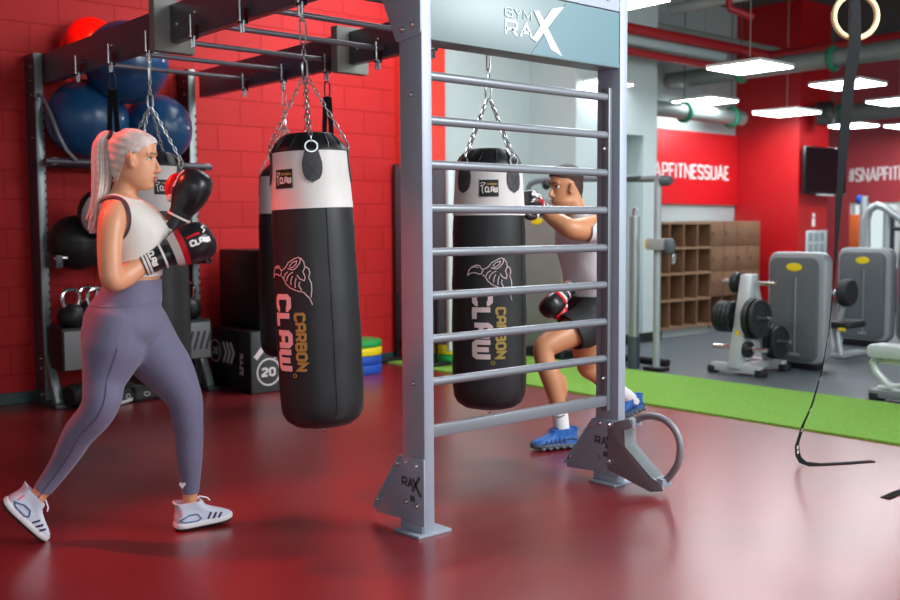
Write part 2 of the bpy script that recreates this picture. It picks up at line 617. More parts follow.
# red sign panel with raised lettering, high on the rear wall
sp = struct('trim_1', MB().box(8.95, 11.375, 7.455, 7.5, 1.52, 2.41, 0.004), mat('glossy_red_sign_panel', '#c3121c', 0.32), label='glossy red wall panel with white hashtag lettering')
SIGNW = mat('white_sign_letter', '#efe7e6', 0.4)
lt = MB()
_txt = '#SNaPFITNESSUaE'
_vis = (text_width(_txt, 0.28) - text_width('#SN', 0.28) - 0.28) / text_width(_txt, 0.28)
_len = 1.53 / _vis
fn = planar((11.165 - _len, 7.455, 1.83), (1, 0, 0), (0, 0, 1), (0, -1, 0))
write(lt, _txt, 0, 0, 0.18, 0.020, fn, length=_len, gap=0.28, h=0.012)
lt.build('sign_lettering', SIGNW, sp, smooth=False)
# second sign on the far wall
lt = MB()
fn = planar((FX, 8.32, 1.96), (0, -1, 0), (0, 0, 1), (-1, 0, 0))
write(lt, _txt, 0, 0, 0.225, 0.024, fn, length=1.62, gap=0.28, h=0.02)
so = lt.build('trim_2', SIGNW, smooth=False)
tag(so, 'white hashtag lettering on the far red wall', 'sign', kind='structure')

# turf lane
TURF = mat('bright_green_turf', '#8cc44a', 0.85, noise=('#74ae36', 60, 0.9), bump=(350, 0.9, 0.012))
tm = MB().box(5.62, 6.87, -4, 7.41, 0, 0.014)
struct('floor_turf', tm, TURF, label='bright green artificial turf lane between red and grey floors')

# ------------------------------------------------------------------ overhead: lights, ducts, pipes
LIT = mat('lit_diffuser', '#ffffff', 0.5, emit=('#f2fbff', PANEL_EMIT))
ALU = mat('white_light_frame', '#d7dbdb', 0.4)
CABLE = mat('pale_suspension_cable', '#9a958a', 0.6)
RODTOP = 4.0


def ceiling_light(x, y, label, z=2.7, s=0.285):
    t = thing('ceiling_light', label, 'ceiling light', (x, y, z), 0, 'square light panels hung from the ceiling')
    MB().box(-s, s, -s, s, 0.004, 0.034, 0.004).build('light_frame', ALU, t)
    MB().box(-s + .012, s - .012, -s + .012, s - .012, -0.004, 0.004).build('diffuser', LIT, t, smooth=False)
    MB().cyl((0, 0, 0.03), (0, 0, RODTOP - z), 0.004, n=6).build('suspension_cable', CABLE, t)
    return t


for x, y, l in [
    (8.24, 5.29, 'largest hung square light panel, nearest the red sign'),
    (10.05, 7.05, 'hung square light panel just left of the red sign corner'),
    (10.03, 5.28, 'hung square light panel crossed by the black ring strap'),
    (10.75, 6.40, 'hung square light panel in front of the deep red column'),
    (14.2, 7.4, 'hung square light panel above the wall television'),
    (11.87, 5.6, 'upper hung square light panel at the right edge of the photo'),
    (14.9, 6.85, 'lower hung square light panel at the right edge of the photo'),
    (5.12, 4.33, 'hung square light panel cut by the top edge beside the right post'),
    (8.0, 6.95, 'hung square light panel seen under the header through the ladder'),
]:
    ceiling_light(x, y, l, 2.56 if 'deep red column' in l else 2.7)

duct = mat('dull_white_duct', '#8b9492', 0.5, 0.2, noise=('#7b8583', 2, 0.6))
dark = mat('dark_ceiling_metal', '#4a5350', 0.5, 0.3)
redpipe = mat('red_sprinkler_pipe', '#a11a22', 0.4)
green = mat('green_hanger', '#1f7a5c', 0.5)
t = thing('ventilation_duct', 'long round pale duct running level just above the red sign', 'duct', (9.25, 7.15, 2.58))
MB().cyl((-0.3, 0, 0), (1.72, 0, 0), 0.09, n=24).build('duct_tube', duct, t)
for x in (0.55, 1.5):
    MB().torus((x, 0, 0), 0.097, 0.035, 'x').build('hanger_band', green, t)
    MB().cyl((x, 0, 0.1), (x, 0, 1.42), 0.006, n=6).build('hanger_rod', dark, t)
t = thing('ventilation_duct', 'upper round duct sloping up to the right above the red sign', 'duct', (9.95, 6.6, 2.98))
MB().cyl((0, 0.88, 0), (0, -3.2, 0), 0.095, n=24).build('duct_tube', duct, t)
for y in (-0.1, -1.2):
    MB().torus((0, y, 0), 0.102, 0.035, 'y').build('hanger_band', green, t)
    MB().cyl((0, y, 0.1), (0, y, 1.02), 0.006, n=6).build('hanger_rod', dark, t)
t = thing('ventilation_duct', 'far round duct passing behind the black ring strap', 'duct', (13.2, 5.0, 2.78))
MB().cyl((0, 4.0, 0), (0, -4.0, 0), 0.12, n=24).build('duct_tube', duct, t)
for y in (2.0, 0.6):
    MB().torus((0, y, 0), 0.126, 0.035, 'y').build('hanger_band', green, t)
    MB().cyl((0, y, 0.12), (0, y, 1.22), 0.006, n=6).build('hanger_rod', dark, t)


def pipe(pts, r, m, name, label):
    t = thing(name, label, 'pipe', pts[0])
    o = V(pts[0])
    mb = MB()
    for a, b in zip(pts, pts[1:]):
        mb.cyl(V(a) - o, V(b) - o, r, n=14)
    mb.build('pipe_run', m, t)
    return t


pipe([(7.2, 6.46, 3.2), (11.3, 6.46, 3.2)], 0.055, redpipe, 'sprinkler_pipe', 'thick red sprinkler pipe slanting down to the right of the ladder post')
pipe([(7.2, 6.545, 3.0), (9.6, 6.545, 3.0)], 0.04, redpipe, 'sprinkler_pipe', 'lower red pipe just right of the ladder post')
pipe([(7.2, 6.50, 3.1), (9.6, 6.50, 3.1)], 0.05, mat('pale_grey_pipe', '#9fb0b2', 0.5), 'water_pipe', 'pale grey pipe between the two red pipes')
p = pipe([(10.4, 6.4, 3.2), (10.4, -2.0, 3.2)], 0.04, redpipe, 'sprinkler_pipe', 'thin dark red pipe behind the gym ring')
MB().cyl((0, -1.15, 0), (0, -1.15, -0.18), 0.022, n=10).build('drop_pipe', redpipe, p)
pipe([(8.8, 5.9, 4.0), (8.8, 5.9, 3.42), (9.0, 5.75, 3.33)], 0.035, redpipe, 'sprinkler_drop', 'short bent red drop pipe near the top edge')
pipe([(7.2, 6.9, 3.42), (12.5, 6.9, 3.42)], 0.035, mat('dull_grey_conduit', '#7a7f7b', .5), 'conduit', 'dull grey conduit along the ceiling above the red pipes')
pipe([(9.2, 6.9, 3.62), (9.2, 1.0, 3.62)], 0.06, mat('white_pipe', '#b9bdb9', 0.5), 'white_pipe', 'dull white pipe rising to the right under the ceiling')
pipe([(8.0, 7.3, 2.72), (9.1, 7.3, 2.72)], 0.045, mat('white_pipe', '#b9bdb9', 0.5), 'white_pipe', 'short stubby white pipe just right of the post, below the red pipes')
t = thing('cable_tray', 'dark cable tray running under the ceiling behind the ring', 'tray', (11.6, 2.0, 3.45))
MB().box(-0.15, 0.15, -4, 4, 0, 0.03).build('tray', dark, t)
for s in (-1, 1):
    MB().box(0.15 * s - .01, 0.15 * s + .01, -4, 4, 0.03, 0.10).build('rail', dark, t)

# ------------------------------------------------------------------ the rig
XL, XR, YF = 2.542, 3.7515, 3.1026
PW, PD = 0.052, 0.143
ZH0, ZH1 = 1.994, 2.25
ZB0, ZB1 = 2.283, 2.49
YB = 7.34
rig = thing('training_rig', 'grey steel monkey bar rig with ladder and printed header', 'training rig', (XL, YF, 0))
O = V((XL, YF, 0))


def rb(x0, x1, y0, y1, z0, z1, name, m, bev=0.003, parent=rig):
    return MB().box(x0 - O.x, x1 - O.x, y0 - O.y, y1 - O.y, z0, z1, bev).build(name, m, parent)


BOLT = mat('bright_bolt', '#d5d9de', 0.25, 0.9)


def bolts(parent, pts, r=0.011, d=(-1, 0, 0)):
    for p in pts:
        q = V(p) - O
        MB().cyl(q, q + V(d) * 0.006, r * 1.25, n=14).cyl(q + V(d) * 0.006, q + V(d) * 0.014, r * .8, r * .55, n=12).build('bolt', BOLT, parent)


posts = []
for x in (XL, XR):
    p = rb(x, x + PW, YF, YF + PD, 0.008, 2.49, 'post', STEEL, 0.004)
    posts.append(p)
    # foot plate
    rb(x - 0.05, x + PW + 0.075, YF - 0.02, YF + PD + 0.0, 0.0, 0.012, 'foot_plate', STEEL, 0.002, p)
    rb(x - 0.014, x - 0.008, YF + 0.0, YF + PD, 0.012, 0.04, 'foot_angle', STEEL, 0.001, p)
    # gusset on the -x face
    g = [(0, YF - 0.004, 0.016), (0, YF + PD + 0.0, 0.016), (0, YF + PD + 0.005, 0.045), (0, YF + PD + 0.18, 0.035), (0, YF + PD + 0.19, 0.06), (0, YF + PD + 0.005, 0.30), (0, YF + PD - 0.01, 0.315), (0, YF - 0.004, 0.315)]
    gp = [V((x, y, z)) - O for _, y, z in g]
    gus = MB().prism(gp, (-0.008, 0, 0)).build('gusset', STEEL, p, bev=0.0015)
    # folded lip along the sloping edge
    a, b = V((x, YF + PD + 0.19, 0.055)) - O, V((x, YF + PD + 0.0, 0.31)) - O
    nrm = V((0, 0.77, 0.64))
    MB().prism([a, b, b + V((-.022, 0, 0)), a + V((-.022, 0, 0))], nrm * 0.005).build('gusset_lip', STEEL, p)
    bolts(p, [(x - 0.008, YF + 0.035, 0.285), (x - 0.008, YF + 0.105, 0.29), (x - 0.008, YF + 0.035, 0.12), (x - 0.008, YF + 0.105, 0.125), (x - 0.008, YF + PD + 0.16, 0.095), (x - 0.008, YF + PD + 0.02, 0.275)], 0.010)
    MB().box(x - O.x - 0.0095, x - O.x - 0.004, 0.055, 0.085, 0.13, 0.155).build('cable_slot', PRINTDARK, p, smooth=False)
    # RAX print on the gusset
    f = planar(V((x - 0.0083, YF + 0.14, 0.172)) - O, (0, -1, 0), (0, 0, 1), (-1, 0, 0))
    mb = MB()
    write(mb, 'Ra', 0, 0.012, 0.042, 0.009, f, length=0.078, gap=0.25, h=0.0012)
    for pl in ([(0.072, 0.056), (0.125, -0.012)], [(0.07, 0.0), (0.118, 0.068)]):
        mb.ribbon(pl, 0.013, f, 0.0012)
    mb.build('gusset_print', PRINTDARK, p, smooth=False)
    # head gusset
    g = [(YF + PD + 0.16, 2.30), (YF + PD + 0.16, 2.49), (YF - 0.004, 2.49), (YF - 0.004, 2.02), (YF + 0.02, 2.005), (YF + PD - 0.01, 1.995), (YF + PD + 0.01, 2.0)]
    MB().prism([V((x, y, z)) - O for y, z in g], (-0.008, 0, 0)).build('head_gusset', STEEL, p, bev=0.0015)
    bolts(p, [(x - 0.008, YF + 0.04, 2.05), (x - 0.008, YF + 0.105, 2.04), (x - 0.008, YF + 0.04, 2.4), (x - 0.008, YF + 0.105, 2.4)], 0.012)
    bolts(p, [(x - 0.001, YF + 0.06, z) for z in (0.62, 1.78)], 0.009)

# header panel
hd = rb(XL + PW, XR, YF + 0.004, YF + PD - 0.01, ZH0, ZH1, 'header_panel', mat('header_print_pale', '#74878b', 0.42, 0.05), 0.002)
f = planar(V((XL + PW, YF + 0.003, ZH0)) - O, (1, 0, 0), (0, 0, 1), (0, -1, 0))
HW = XR - XL - PW
m2 = MB()
# darker field right of the diagonal of the X
poly = [(0.562, 0.004), (HW - 0.004, 0.004), (HW - 0.004, 0.252), (0.787, 0.252)]
m2.prism([f(s, t, 0.0) for s, t in poly], (0, -0.0012, 0))
m2.build('header_dark_field', mat('header_print_teal', '#587882', 0.42, 0.05), hd, smooth=False)
LETTER = mat('header_letter', '#b9c6c9', 0.4)
lt = MB()
write(lt, 'GYM', 0.404, 0.143, 0.040, 0.0045, f, length=0.160, gap=0.28, h=0.003)
lt.build('header_small_lettering', LETTER, hd, smooth=False)
lt = MB()
write(lt, 'Ra', 0.405, 0.064, 0.070, 0.0125, f, length=0.170, gap=0.22, h=0.0012)
lt.build('header_lettering', LETTER, hd, smooth=False)
xb = MB()
xb.prism([f(*q, 0.0) for q in [(0.578, 0.187), (0.609, 0.193), (0.758, 0.012), (0.684, 0.035)]], (0, -0.0030, 0))
xb.build('header_letter', LETTER, hd, smooth=False)
xb = MB()
xb.prism([f(*q, 0.0) for q in [(0.563, 0.067), (0.596, 0.058), (0.768, 0.231), (0.689, 0.211)]], (0, -0.0034, 0))
xb.build('header_letter', LETTER, hd, smooth=False)
rb(XL + PW, XR, YF + 0.0, YF + PD, ZH1 + 0.004, 2.49, 'header_beam', STEEL, 0.003)
bolts(rig, [(XR - 0.09, YF, 2.305), (XL + 0.14, YF, 2.30)], 0.012, (0, -1, 0))

# ladder: side bars, rungs, bottom bar
YRG = YF + 0.065
for x0, x1 in ((XL + PW, XL + PW + 0.03), (XR - 0.03, XR)):
    rb(x0, x1, YRG - 0.022, YRG + 0.022, 0.36, 1.905, 'side_bar', RUNG, 0.002)
for i in range(8):
    z = 1.863 - 0.1783 * i
    MB().cyl(V((XL + PW + 0.02, YRG, z)) - O, V((XR - 0.02, YRG, z)) - O, 0.0185, n=20).build('rung', RUNG, rig)
rb(XL + PW + 0.02, XR - 0.02, YRG - 0.018, YRG + 0.018, 0.385, 0.435, 'bottom_bar', RUNG, 0.004)
bolts(rig, [(XR - 0.03, YRG + 0.0, z) for z in (0.52, 1.62)], 0.008)

# overhead beams in two lengths joined by a box
HOOKY = [3.907, 4.43, 4.95, 5.50, 6.03, 6.56]
CONN = mat('raw_grey_connector', '#8e908c', 0.6, 0.15, noise=('#7e807c', 7, 0.6))
for x in (XL, XR):
    rb(x, x + 0.06, YF + PD, 5.30, ZB0, ZB1, 'beam', DARKSTEEL, 0.006)
    rb(x, x + 0.06, 5.37, YB, ZB0, ZB1, 'beam', DARKSTEEL, 0.006)
    c = rb(x - 0.09, x + 0.15, 5.30, 5.37, ZB0 - 0.05, ZB1 + 0.03, 'connector_box', CONN, 0.003)
    bolts(rig, [(x, 5.2, 2.37), (x, 4.99, 2.40), (x, 6.1, 2.38)], 0.009)
for i, y in enumerate(HOOKY):
    MB().cyl(V((XL - 0.02, y, 2.335)) - O, V((XR + 0.04, y, 2.335)) - O, 0.0155, n=14).build('monkey_bar', DARKSTEEL, rig)
# hanger hooks under the beam at each bar
for x in (XL - 0.035, XR - 0.035):
    for y in HOOKY:
        q = V((x, y, 0)) - O
        hk = MB().box(q.x - 0.02, q.x - 0.014, q.y - 0.016, q.y + 0.016, 2.25, 2.325).box(q.x + 0.014, q.x + 0.02, q.y - 0.016, q.y + 0.016, 2.25, 2.325).build('hanger_bracket', BLACKMETAL, rig)
        MB().cyl((q.x - 0.028, q.y, 2.262), (q.x + 0.028, q.y, 2.262), 0.006, n=10).build('hanger_pin', ZINC, hk)
        MB().link((q.x, q.y, 2.24), (0, 0, 1), (0, 1, 0), 0.06, 0.034, 0.0065).build('hanger_eye', ZINC, hk)
        MB().cyl((q.x - 0.024, q.y - .014, 2.255), (q.x - 0.024, q.y - .014, 2.37), 0.006, n=8).build('hanger_rod', CHROME, hk)
        for s in (-1, 1):
            MB().cyl((q.x - 0.004, q.y + .013 * s, 2.262), (q.x - 0.004, q.y + .013 * s, 2.205), 0.008, n=10).build('hanger_lug', CHROME, hk)

# hoop holder bolted to the right post
hx = XR - 0.012
HOOPM = mat('dark_hoop_steel', '#8a8990', 0.38, 0.2)
g = [(0.05, 0.072), (0.05, 0.287), (-0.022, 0.322), (-0.085, 0.34), (-0.105, 0.303), (-0.056, 0.28), (-0.056, 0.201), (-0.219, 0.075), (-0.273, 0.062), (-0.285, 0.03), (-0.208, 0.012)]
MB().prism([V((hx, YF + y, z)) - O for y, z in g], (-0.008, 0, 0)).build('hoop_plate', HOOPM, posts[1], bev=0.0015)
lip = MB()
edge = [(-0.052, 0.285), (-0.056, 0.201), (-0.219, 0.075), (-0.262, 0.062)]
for (ya, za), (yb, zb) in zip(edge, edge[1:]):
    a, b = V((hx - 0.012, YF + ya, za)) - O, V((hx - 0.012, YF + yb, zb)) - O
    n = V((0, -(zb - za), (yb - ya))).normalized() * -0.006
    lip.prism([a, b, b + V((0.085, 0, 0)), a + V((0.085, 0, 0))], n)
lip.build('hoop_flange', mat('hoop_flange_steel', '#8a9296', 0.38, 0.2), posts[1])
hc = V((hx + 0.035, 0, 0))
path = [hc + V((0, YF + y, z)) - O for y, z, *_ in cr_pts([(-0.07, 0.31), (-0.12, 0.345), (-0.19, 0.362), (-0.265, 0.352), (-0.325, 0.305), (-0.347, 0.24), (-0.335, 0.165), (-0.298, 0.105), (-0.25, 0.055)], 5)]
MB().tube(path, 0.017, 14, up=(1, 0, 0)).build('hoop_tube', HOOPM, posts[1])
for y, z in ((-0.085, 0.32), (-0.262, 0.062)):
    c = hc + V((0, YF + y, z)) - O
    MB().box(c.x - 0.04, c.x + 0.03, c.y - 0.018, c.y + 0.018, c.z - 0.02, c.z + 0.02, 0.003).build('hoop_clamp', STEEL, posts[1])
bolts(posts[1], [(hx - 0.008, YF + 0.035, 0.295), (hx - 0.008, YF + 0.035, 0.115)], 0.012)

# ------------------------------------------------------------------ punching bags
def punch_bag(name, label, loc, rz, tilt, body_r=0.193, top_r=0.168, detail=True, twist=0.0):
    """hung from its hook at loc; local z = 0 at the hook eye. printed label faces local -y"""
    t = thing(name, label, 'punching bag', loc, 0, 'heavy punching bags hung from the rig')
    t.rotation_mode = 'XYZ'
    t.rotation_euler = (tilt[0], tilt[1], rz)
    zt, zr, zw, z0 = -0.535, -0.615, -0.872, -1.86
    def R(z):
        if z > zr:
            return 0.12 + (top_r - 0.12) * (zt - z) / (zt - zr)
        if z > zw:
            return top_r + (body_r * 0.955 - top_r) * (zr - z) / (zr - zw)
        u = (zw - z) / (zw - z0)
        return body_r * (0.955 + 0.045 * min(1, u * 2.0)) - 0.008 * max(0, u - 0.6)
    # black lower body with rounded base
    prof = [(0.001, z0 - 0.012), (0.08, z0 - 0.008), (0.135, z0 + 0.004), (0.168, z0 + 0.028), (0.185, z0 + 0.06), (R(z0 + 0.1), z0 + 0.11)]
    n = 10
    prof += [(R(z0 + 0.11 + (zw - z0 - 0.11) * i / n) + (0.002 * math.sin(i * 2.3)), z0 + 0.11 + (zw - z0 - 0.11) * i / n) for i in range(1, n + 1)]
    prof += [(0.02, zw + 0.002)]
    MB().lathe(prof, n=48).build('bag_body', BAGBLACK, t)
    pl_ = MB()
    for k in range(12):
        a = 2 * PI * k / 12 + 0.2
        d0, tn0 = V((math.sin(a), -math.cos(a), 0)), V((math.cos(a), math.sin(a), 0))
        pl_.tube([d0 * (top_r - .002) + V((0, 0, zr + .008)), d0 * .149 + tn0 * .006 + V((0, 0, zr + .034)), d0 * .112 + tn0 * .012 + V((0, 0, zr + .073))], [0.004, 0.008, 0.005], 6)
    prof = [(0.02, zw)] + [(R(z) + 0.0015, z) for z in (zw, zw + 0.004, -0.84, -0.79, -0.74, -0.68, zr)] + [(0.02, zr + 0.001)]
    MB().lathe(prof, n=48).build('bag_upper_band', BAGWHITE, t)
    top = MB().lathe([(0.02, zr - 0.004), (top_r + 0.003, zr - 0.004), (top_r + 0.001, zr + 0.008), (0.150, zr + 0.034), (0.118, zr + 0.072), (0.105, zt), (0.05, zt - 0.004), (0.001, zt + 0.004)], n=48)
    tp = top.build('bag_top_flap', BLACKLEATHER, t)
    pl_.build('gathered_pleat', BLACKLEATHER, tp)
    def cyl_map(s, tt, h):
        # s: metres along the girth (positive to the right of the print), tt: local z
        a = s / body_r
        r = R(tt) + 0.002 + h
        return V((r * math.sin(a), -r * math.cos(a), tt))
    for k in range(4):
        a = math.radians(45 + 90 * k)
        def tab(u, v, a=a):
            w = 0.047 * math.sqrt(max(0.0, 1 - max(0, (0.45 - v) / 0.45) ** 2)) * (1 - 0.35 * max(0, v - 0.6) / 0.4) + 0.001
            return (a * body_r + (u * 2 - 1) * w, zr - 0.145 + 0.145 * v)
        tb = MB().patch(0, 1, 0, 1, cyl_map, 0.006, 8, 10, shape=tab).build('strap_tab', BAGSTRAP, t)
        st = MB()
        for ln in ([(-0.026, -0.125), (0.026, -0.06)], [(0.026, -0.125), (-0.026, -0.06)]):
            st.ribbon([(a * body_r + p[0], zr + p[1]) for p in ln], 0.003, lambda s, tt, h: cyl_map(s, tt, h + 0.006), 0.001, 0.01)
        st.build('stitching', mat('tab_stitch', '#2d2e33', 0.6), tb)
        d = V((math.sin(a), -math.cos(a), 0))
        rc = d * (top_r + 0.008) + V((0, 0, zr + 0.012))
        tn = V((math.cos(a), math.sin(a), 0))
        pts = [rc + tn * 0.027 * math.cos(q) + V((0, 0, 0.024 * math.sin(q))) for q in [2 * PI * i / 20 for i in range(20)]]
        MB().tube(pts, 0.0042, 6, closed=True).build('ring', ZINC, tb)
        MB().chain(rc + V((0, 0, 0.02)), V((d.x * 0.012, d.y * 0.012, -0.285))).build('chain_strand', ZINC, t)
    # carabiner and link chain up to the hook
    cb = MB().link((0, 0, -0.245), (0, 0, 1), (1, 0, 0), 0.085, 0.040, 0.0052)
    cb.build('carabiner', ZINC, t)
    MB().chain((0, 0, -0.205), (0, 0, -0.13)).build('chain_strand', ZINC, t)
    MB().link((0, 0, -0.08), (0, 0, 1), (0.6, 0.8, 0), 0.12, 0.036, 0.0048).build('quick_link', ZINC, t)
    MB().link((0, 0, -0.01), (0, 0, 1), (1, 0, 0), 0.05, 0.026, 0.005).build('swivel', ZINC, t)
    MB().link((0, 0, z0 - 0.024), (0, 0, 1), (1, 0, 0), 0.03, 0.024, 0.003).build('base_ring', ZINC, t)
    # woven label
    lb = MB().patch(-0.052, 0.052, zr - 0.165, zr - 0.082, cyl_map, 0.003, 8, 3).build('label_patch', mat('label_black', '#17161a', 0.5), t)
    lm = lambda s, tt, h: cyl_map(s, tt, h + 0.003)
    mb = MB()
    write(mb, 'CLAW', -0.022, zr - 0.145, 0.030, 0.0065, lm, length=0.07, gap=0.25, h=0.001)
    mb.ribbon([(-0.03, zr - 0.150), (-0.036, zr - 0.135), (-0.034, zr - 0.118), (-0.042, zr - 0.106)], 0.0045, lm, 0.001)
    mb.ribbon([(-0.046, zr - 0.10), (-0.034, zr - 0.095), (-0.02, zr - 0.098), (-0.03, zr - 0.11), (-0.046, zr - 0.113)], 0.004, lm, 0.001)
    mb.build('label_lettering', PRINTWHITE, lb, smooth=False)
    mb = MB()
    write(mb, 'CARBON', -0.012, zr - 0.109, 0.011, 0.0028, lm, length=0.058, gap=0.3, h=0.001)
    mb.build('label_small_lettering', PRINTGOLD, lb, smooth=False)
    if detail:
        # big vertical lettering, reading downwards
        zc = -1.245
        vm = lambda s, tt, h: cyl_map(-0.088 + tt, zc - s, h)
        mb = MB()
        write(mb, 'CLAW', 0, 0, 0.106, 0.025, vm, length=0.345, gap=0.40, step=0.012, h=0.0015)
        mb.build('big_lettering', PRINTPINK, t, smooth=False)
        vm = lambda s, tt, h: cyl_map(0.03 + tt, zc - 0.083 - s, h)
        mb = MB()
        write(mb, 'CARBON', 0, 0, 0.056, 0.0125, vm, length=0.262, gap=0.36, step=0.012, h=0.0015)
        mb.ribbon([(0.28 + 0.0085 * math.cos(q), -0.012 + 0.0085 * math.sin(q)) for q in [2 * PI * i / 14 for i in range(14)]], 0.003, vm, 0.0015, closed=True)
        mb.build('gold_lettering', PRINTGOLD, t, smooth=False)
        # line emblem of a clenched claw over a mane of strokes
        ez = zc + 0.155
        em = lambda s, tt, h: cyl_map(s, ez + tt, h)
        mb = MB()
        S = lambda pts: [((x - 37) * 0.00222 - 0.038, (66 - y) * 0.00215 - 0.132) for x, y in pts]
        for pts in (
            [(2, 42), (6, 30), (14, 22), (26, 18), (33, 20), (35, 24), (40, 30), (37, 38), (31, 39), (24, 36), (14, 36), (6, 39), (2, 44)],
            [(12, 24), (20, 22), (30, 24)],
            [(40, 28), (48, 25), (54, 20), (60, 12), (68, 8), (76, 4), (84, 2), (88, 6), (86, 14), (79, 22), (72, 27), (64, 26), (58, 24)],
            [(62, 20), (70, 12), (80, 9), (78, 16), (70, 22), (63, 23)],
            [(88, 3), (95, 12), (96, 20), (104, 26), (106, 34), (103, 44), (108, 56), (108, 70), (106, 84)],
            [(97, 22), (92, 32), (96, 42), (94, 50), (85, 46), (79, 38)],
            [(40, 40), (46, 46), (52, 56), (62, 64), (76, 70), (92, 74), (104, 88), (108, 100)],
            [(47, 44), (50, 36), (58, 31)], [(54, 50), (56, 42), (62, 36), (70, 32)], [(64, 58), (65, 48), (69, 40)], [(74, 64), (74, 54), (77, 44)],
            [(84, 52), (82, 60), (88, 70)],
        ):
            mb.ribbon(S(pts), 0.0042, em, 0.0015, 0.01)
        mb.build('bag_emblem', PRINTPINK, t, smooth=False)
    # vertical seam on the side
    MB().ribbon([(0.205, z0 + 0.07), (0.205, zw)], 0.003, cyl_map, 0.0015, 0.05).build('seam', mat('seam_black', '#121214', 0.6), t)
    return t


LABANG = math.radians(-40.9)   # rotation that turns local -y towards the camera


def bag_rot(deg):
    return LABANG + math.radians(deg)


main_bag = punch_bag('punching_bag', 'large black and white punching bag hanging nearest, left of the ladder', (XL - 0.033, 3.907, 2.21), bag_rot(-34), (0.0, 0.0))
main_bag.rotation_euler = (Matrix.Rotation(math.radians(-2.2), 3, V((0.654, 0.756, 0))) @ Matrix.Rotation(bag_rot(-34), 3, 'Z')).to_euler()
b2 = punch_bag('punching_bag', 'black and white punching bag seen through the ladder rungs', (XR - 0.048, 3.96, 2.225), bag_rot(-2), (0, 0))
b2.scale = (1.045, 1.045, 1.045)
b3 = punch_bag('punching_bag', 'far punching bag mostly hidden behind the nearest bag', (XR - 0.035, 6.03, 2.225), bag_rot(130), (0, 0), detail=False)
b4 = punch_bag('punching_bag', 'punching bag hanging behind the boxing woman', (XL - 0.035, 5.50, 2.225), bag_rot(35), (0, 0), detail=False)
# ------------------------------------------------------------------ storage bay against the blockwork
SILVER = mat('silver_painted_steel', '#a9b1b4', 0.35, 0.4)
RACKDARK = mat('rack_dark_steel', '#4a4650', 0.4, 0.35)
RACKLIGHT = mat('rack_light_steel', '#8f9a9a', 0.35, 0.35)
rack = thing('storage_rack', 'steel storage bay with ball shelf against the red blockwork', 'storage rack', (2.5, 7.3, 0))


def rk(mb, name, m, parent=rack, bev=0.0):
    bmesh.ops.translate(mb.bm, verts=mb.bm.verts, vec=V((-2.5, -7.3, 0)))
    return mb.build(name, m, parent, bev=bev)


for x in (2.478, 3.645):
    u = rk(MB().box(x, x + 0.056, 7.30, 7.49, 0.02, 2.49, 0.004), 'upright', RACKLIGHT)
    rk(MB().box(x - 0.004, x, 7.302, 7.49, 0.02, 2.49), 'side_plate', RACKDARK, u)
    ft = MB().prism([(x, 7.31, 0.36), (x, 7.31, 0.30), (x, 7.15, 0.03), (x, 7.10, 0.03), (x, 7.10, 0.055), (x, 7.285, 0.36)], (0.056, 0, 0))
    rk(ft, 'foot_strut', RACKLIGHT, rack, 0.003)
    rk(MB().box(x - 0.02, x + 0.075, 7.05, 7.44, 0.0, 0.03, 0.006), 'base_plate', RACKDARK)
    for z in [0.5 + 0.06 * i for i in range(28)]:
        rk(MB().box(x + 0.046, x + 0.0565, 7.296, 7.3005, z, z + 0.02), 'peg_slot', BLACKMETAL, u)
    for z in (0.33, 0.26, 0.07, 1.9, 2.2, 2.3, 2.4):
        rk(MB().cyl((x - 0.004, 7.36, z), (x - 0.012, 7.36, z), 0.009, n=10), 'bolt', BOLT, u)
# ball shelf: two rails and brackets
rk(MB().cyl((2.46, 7.10, 1.725), (3.71, 7.10, 1.725), 0.028, n=16), 'front_rail', RACKDARK)
rk(MB().cyl((2.46, 7.40, 1.725), (3.72, 7.40, 1.725), 0.028, n=16), 'rear_rail', RACKDARK)
for x in (2.52, 3.68):
    rk(MB().box(x - 0.02, x + 0.02, 7.08, 7.42, 1.70, 1.75, 0.004), 'shelf_bracket', RACKLIGHT)
hoop = [(2.50, 7.34, 2.22), (2.50, 7.2, 2.16), (2.505, 7.08, 2.04), (2.53, 7.02, 1.90), (2.58, 7.02, 1.80), (2.66, 7.06, 1.735)]
rk(MB().tube(hoop, 0.013, 8), 'ball_stop', mat('grey_ball_stop', '#7c858a', 0.4, 0.3))
# wall ball shelf
rk(MB().cyl((2.50, 7.10, 1.055), (3.66, 7.10, 1.055), 0.012, n=12), 'ball_rail', CHROME)
rk(MB().cyl((2.50, 7.40, 0.99), (3.66, 7.40, 0.99), 0.016, n=12), 'ball_rail', RACKDARK)
for x in (2.52, 3.66):
    rk(MB().box(x - 0.015, x + 0.035, 7.08, 7.42, 0.985, 1.075, 0.004), 'shelf_bracket', RACKDARK)
# kettlebell shelf: deep tray with a printed front
tray = rk(MB().box(2.50, 3.63, 7.0, 7.40, 0.27, 0.565, 0.005), 'shelf_tray', mat('shelf_black', '#1f2023', 0.5))
fp = rk(MB().box(2.51, 3.62, 6.985, 7.0, 0.275, 0.545, 0.003), 'tray_front', mat('tray_front_grey', '#85898b', 0.45), tray)
f = planar(V((2.5, 6.985, 0.27)) - V((2.5, 7.3, 0)), (1, 0, 0), (0, 0, 1), (0, -1, 0))
lt = MB()
write(lt, 'RaX', 0.19, 0.055, 0.07, 0.014, f, length=0.2, gap=0.3, h=0.002)
lt.build('tray_lettering', mat('tray_print_dark', '#3c3f45', 0.5), tray, smooth=False)
for i in range(4):
    MB().ribbon([(0.93 + 0.05 * i, 0.07), (0.975 + 0.05 * i, 0.21)], 0.02, f, 0.002).build('tray_stripe', mat('tray_print_dark', '#3c3f45', 0.5), tray, smooth=False)

# exercise balls
BALLBLUE = mat('blue_anti_burst_vinyl', '#1a4a78', 0.3, noise=('#174068', 5, 0.4))


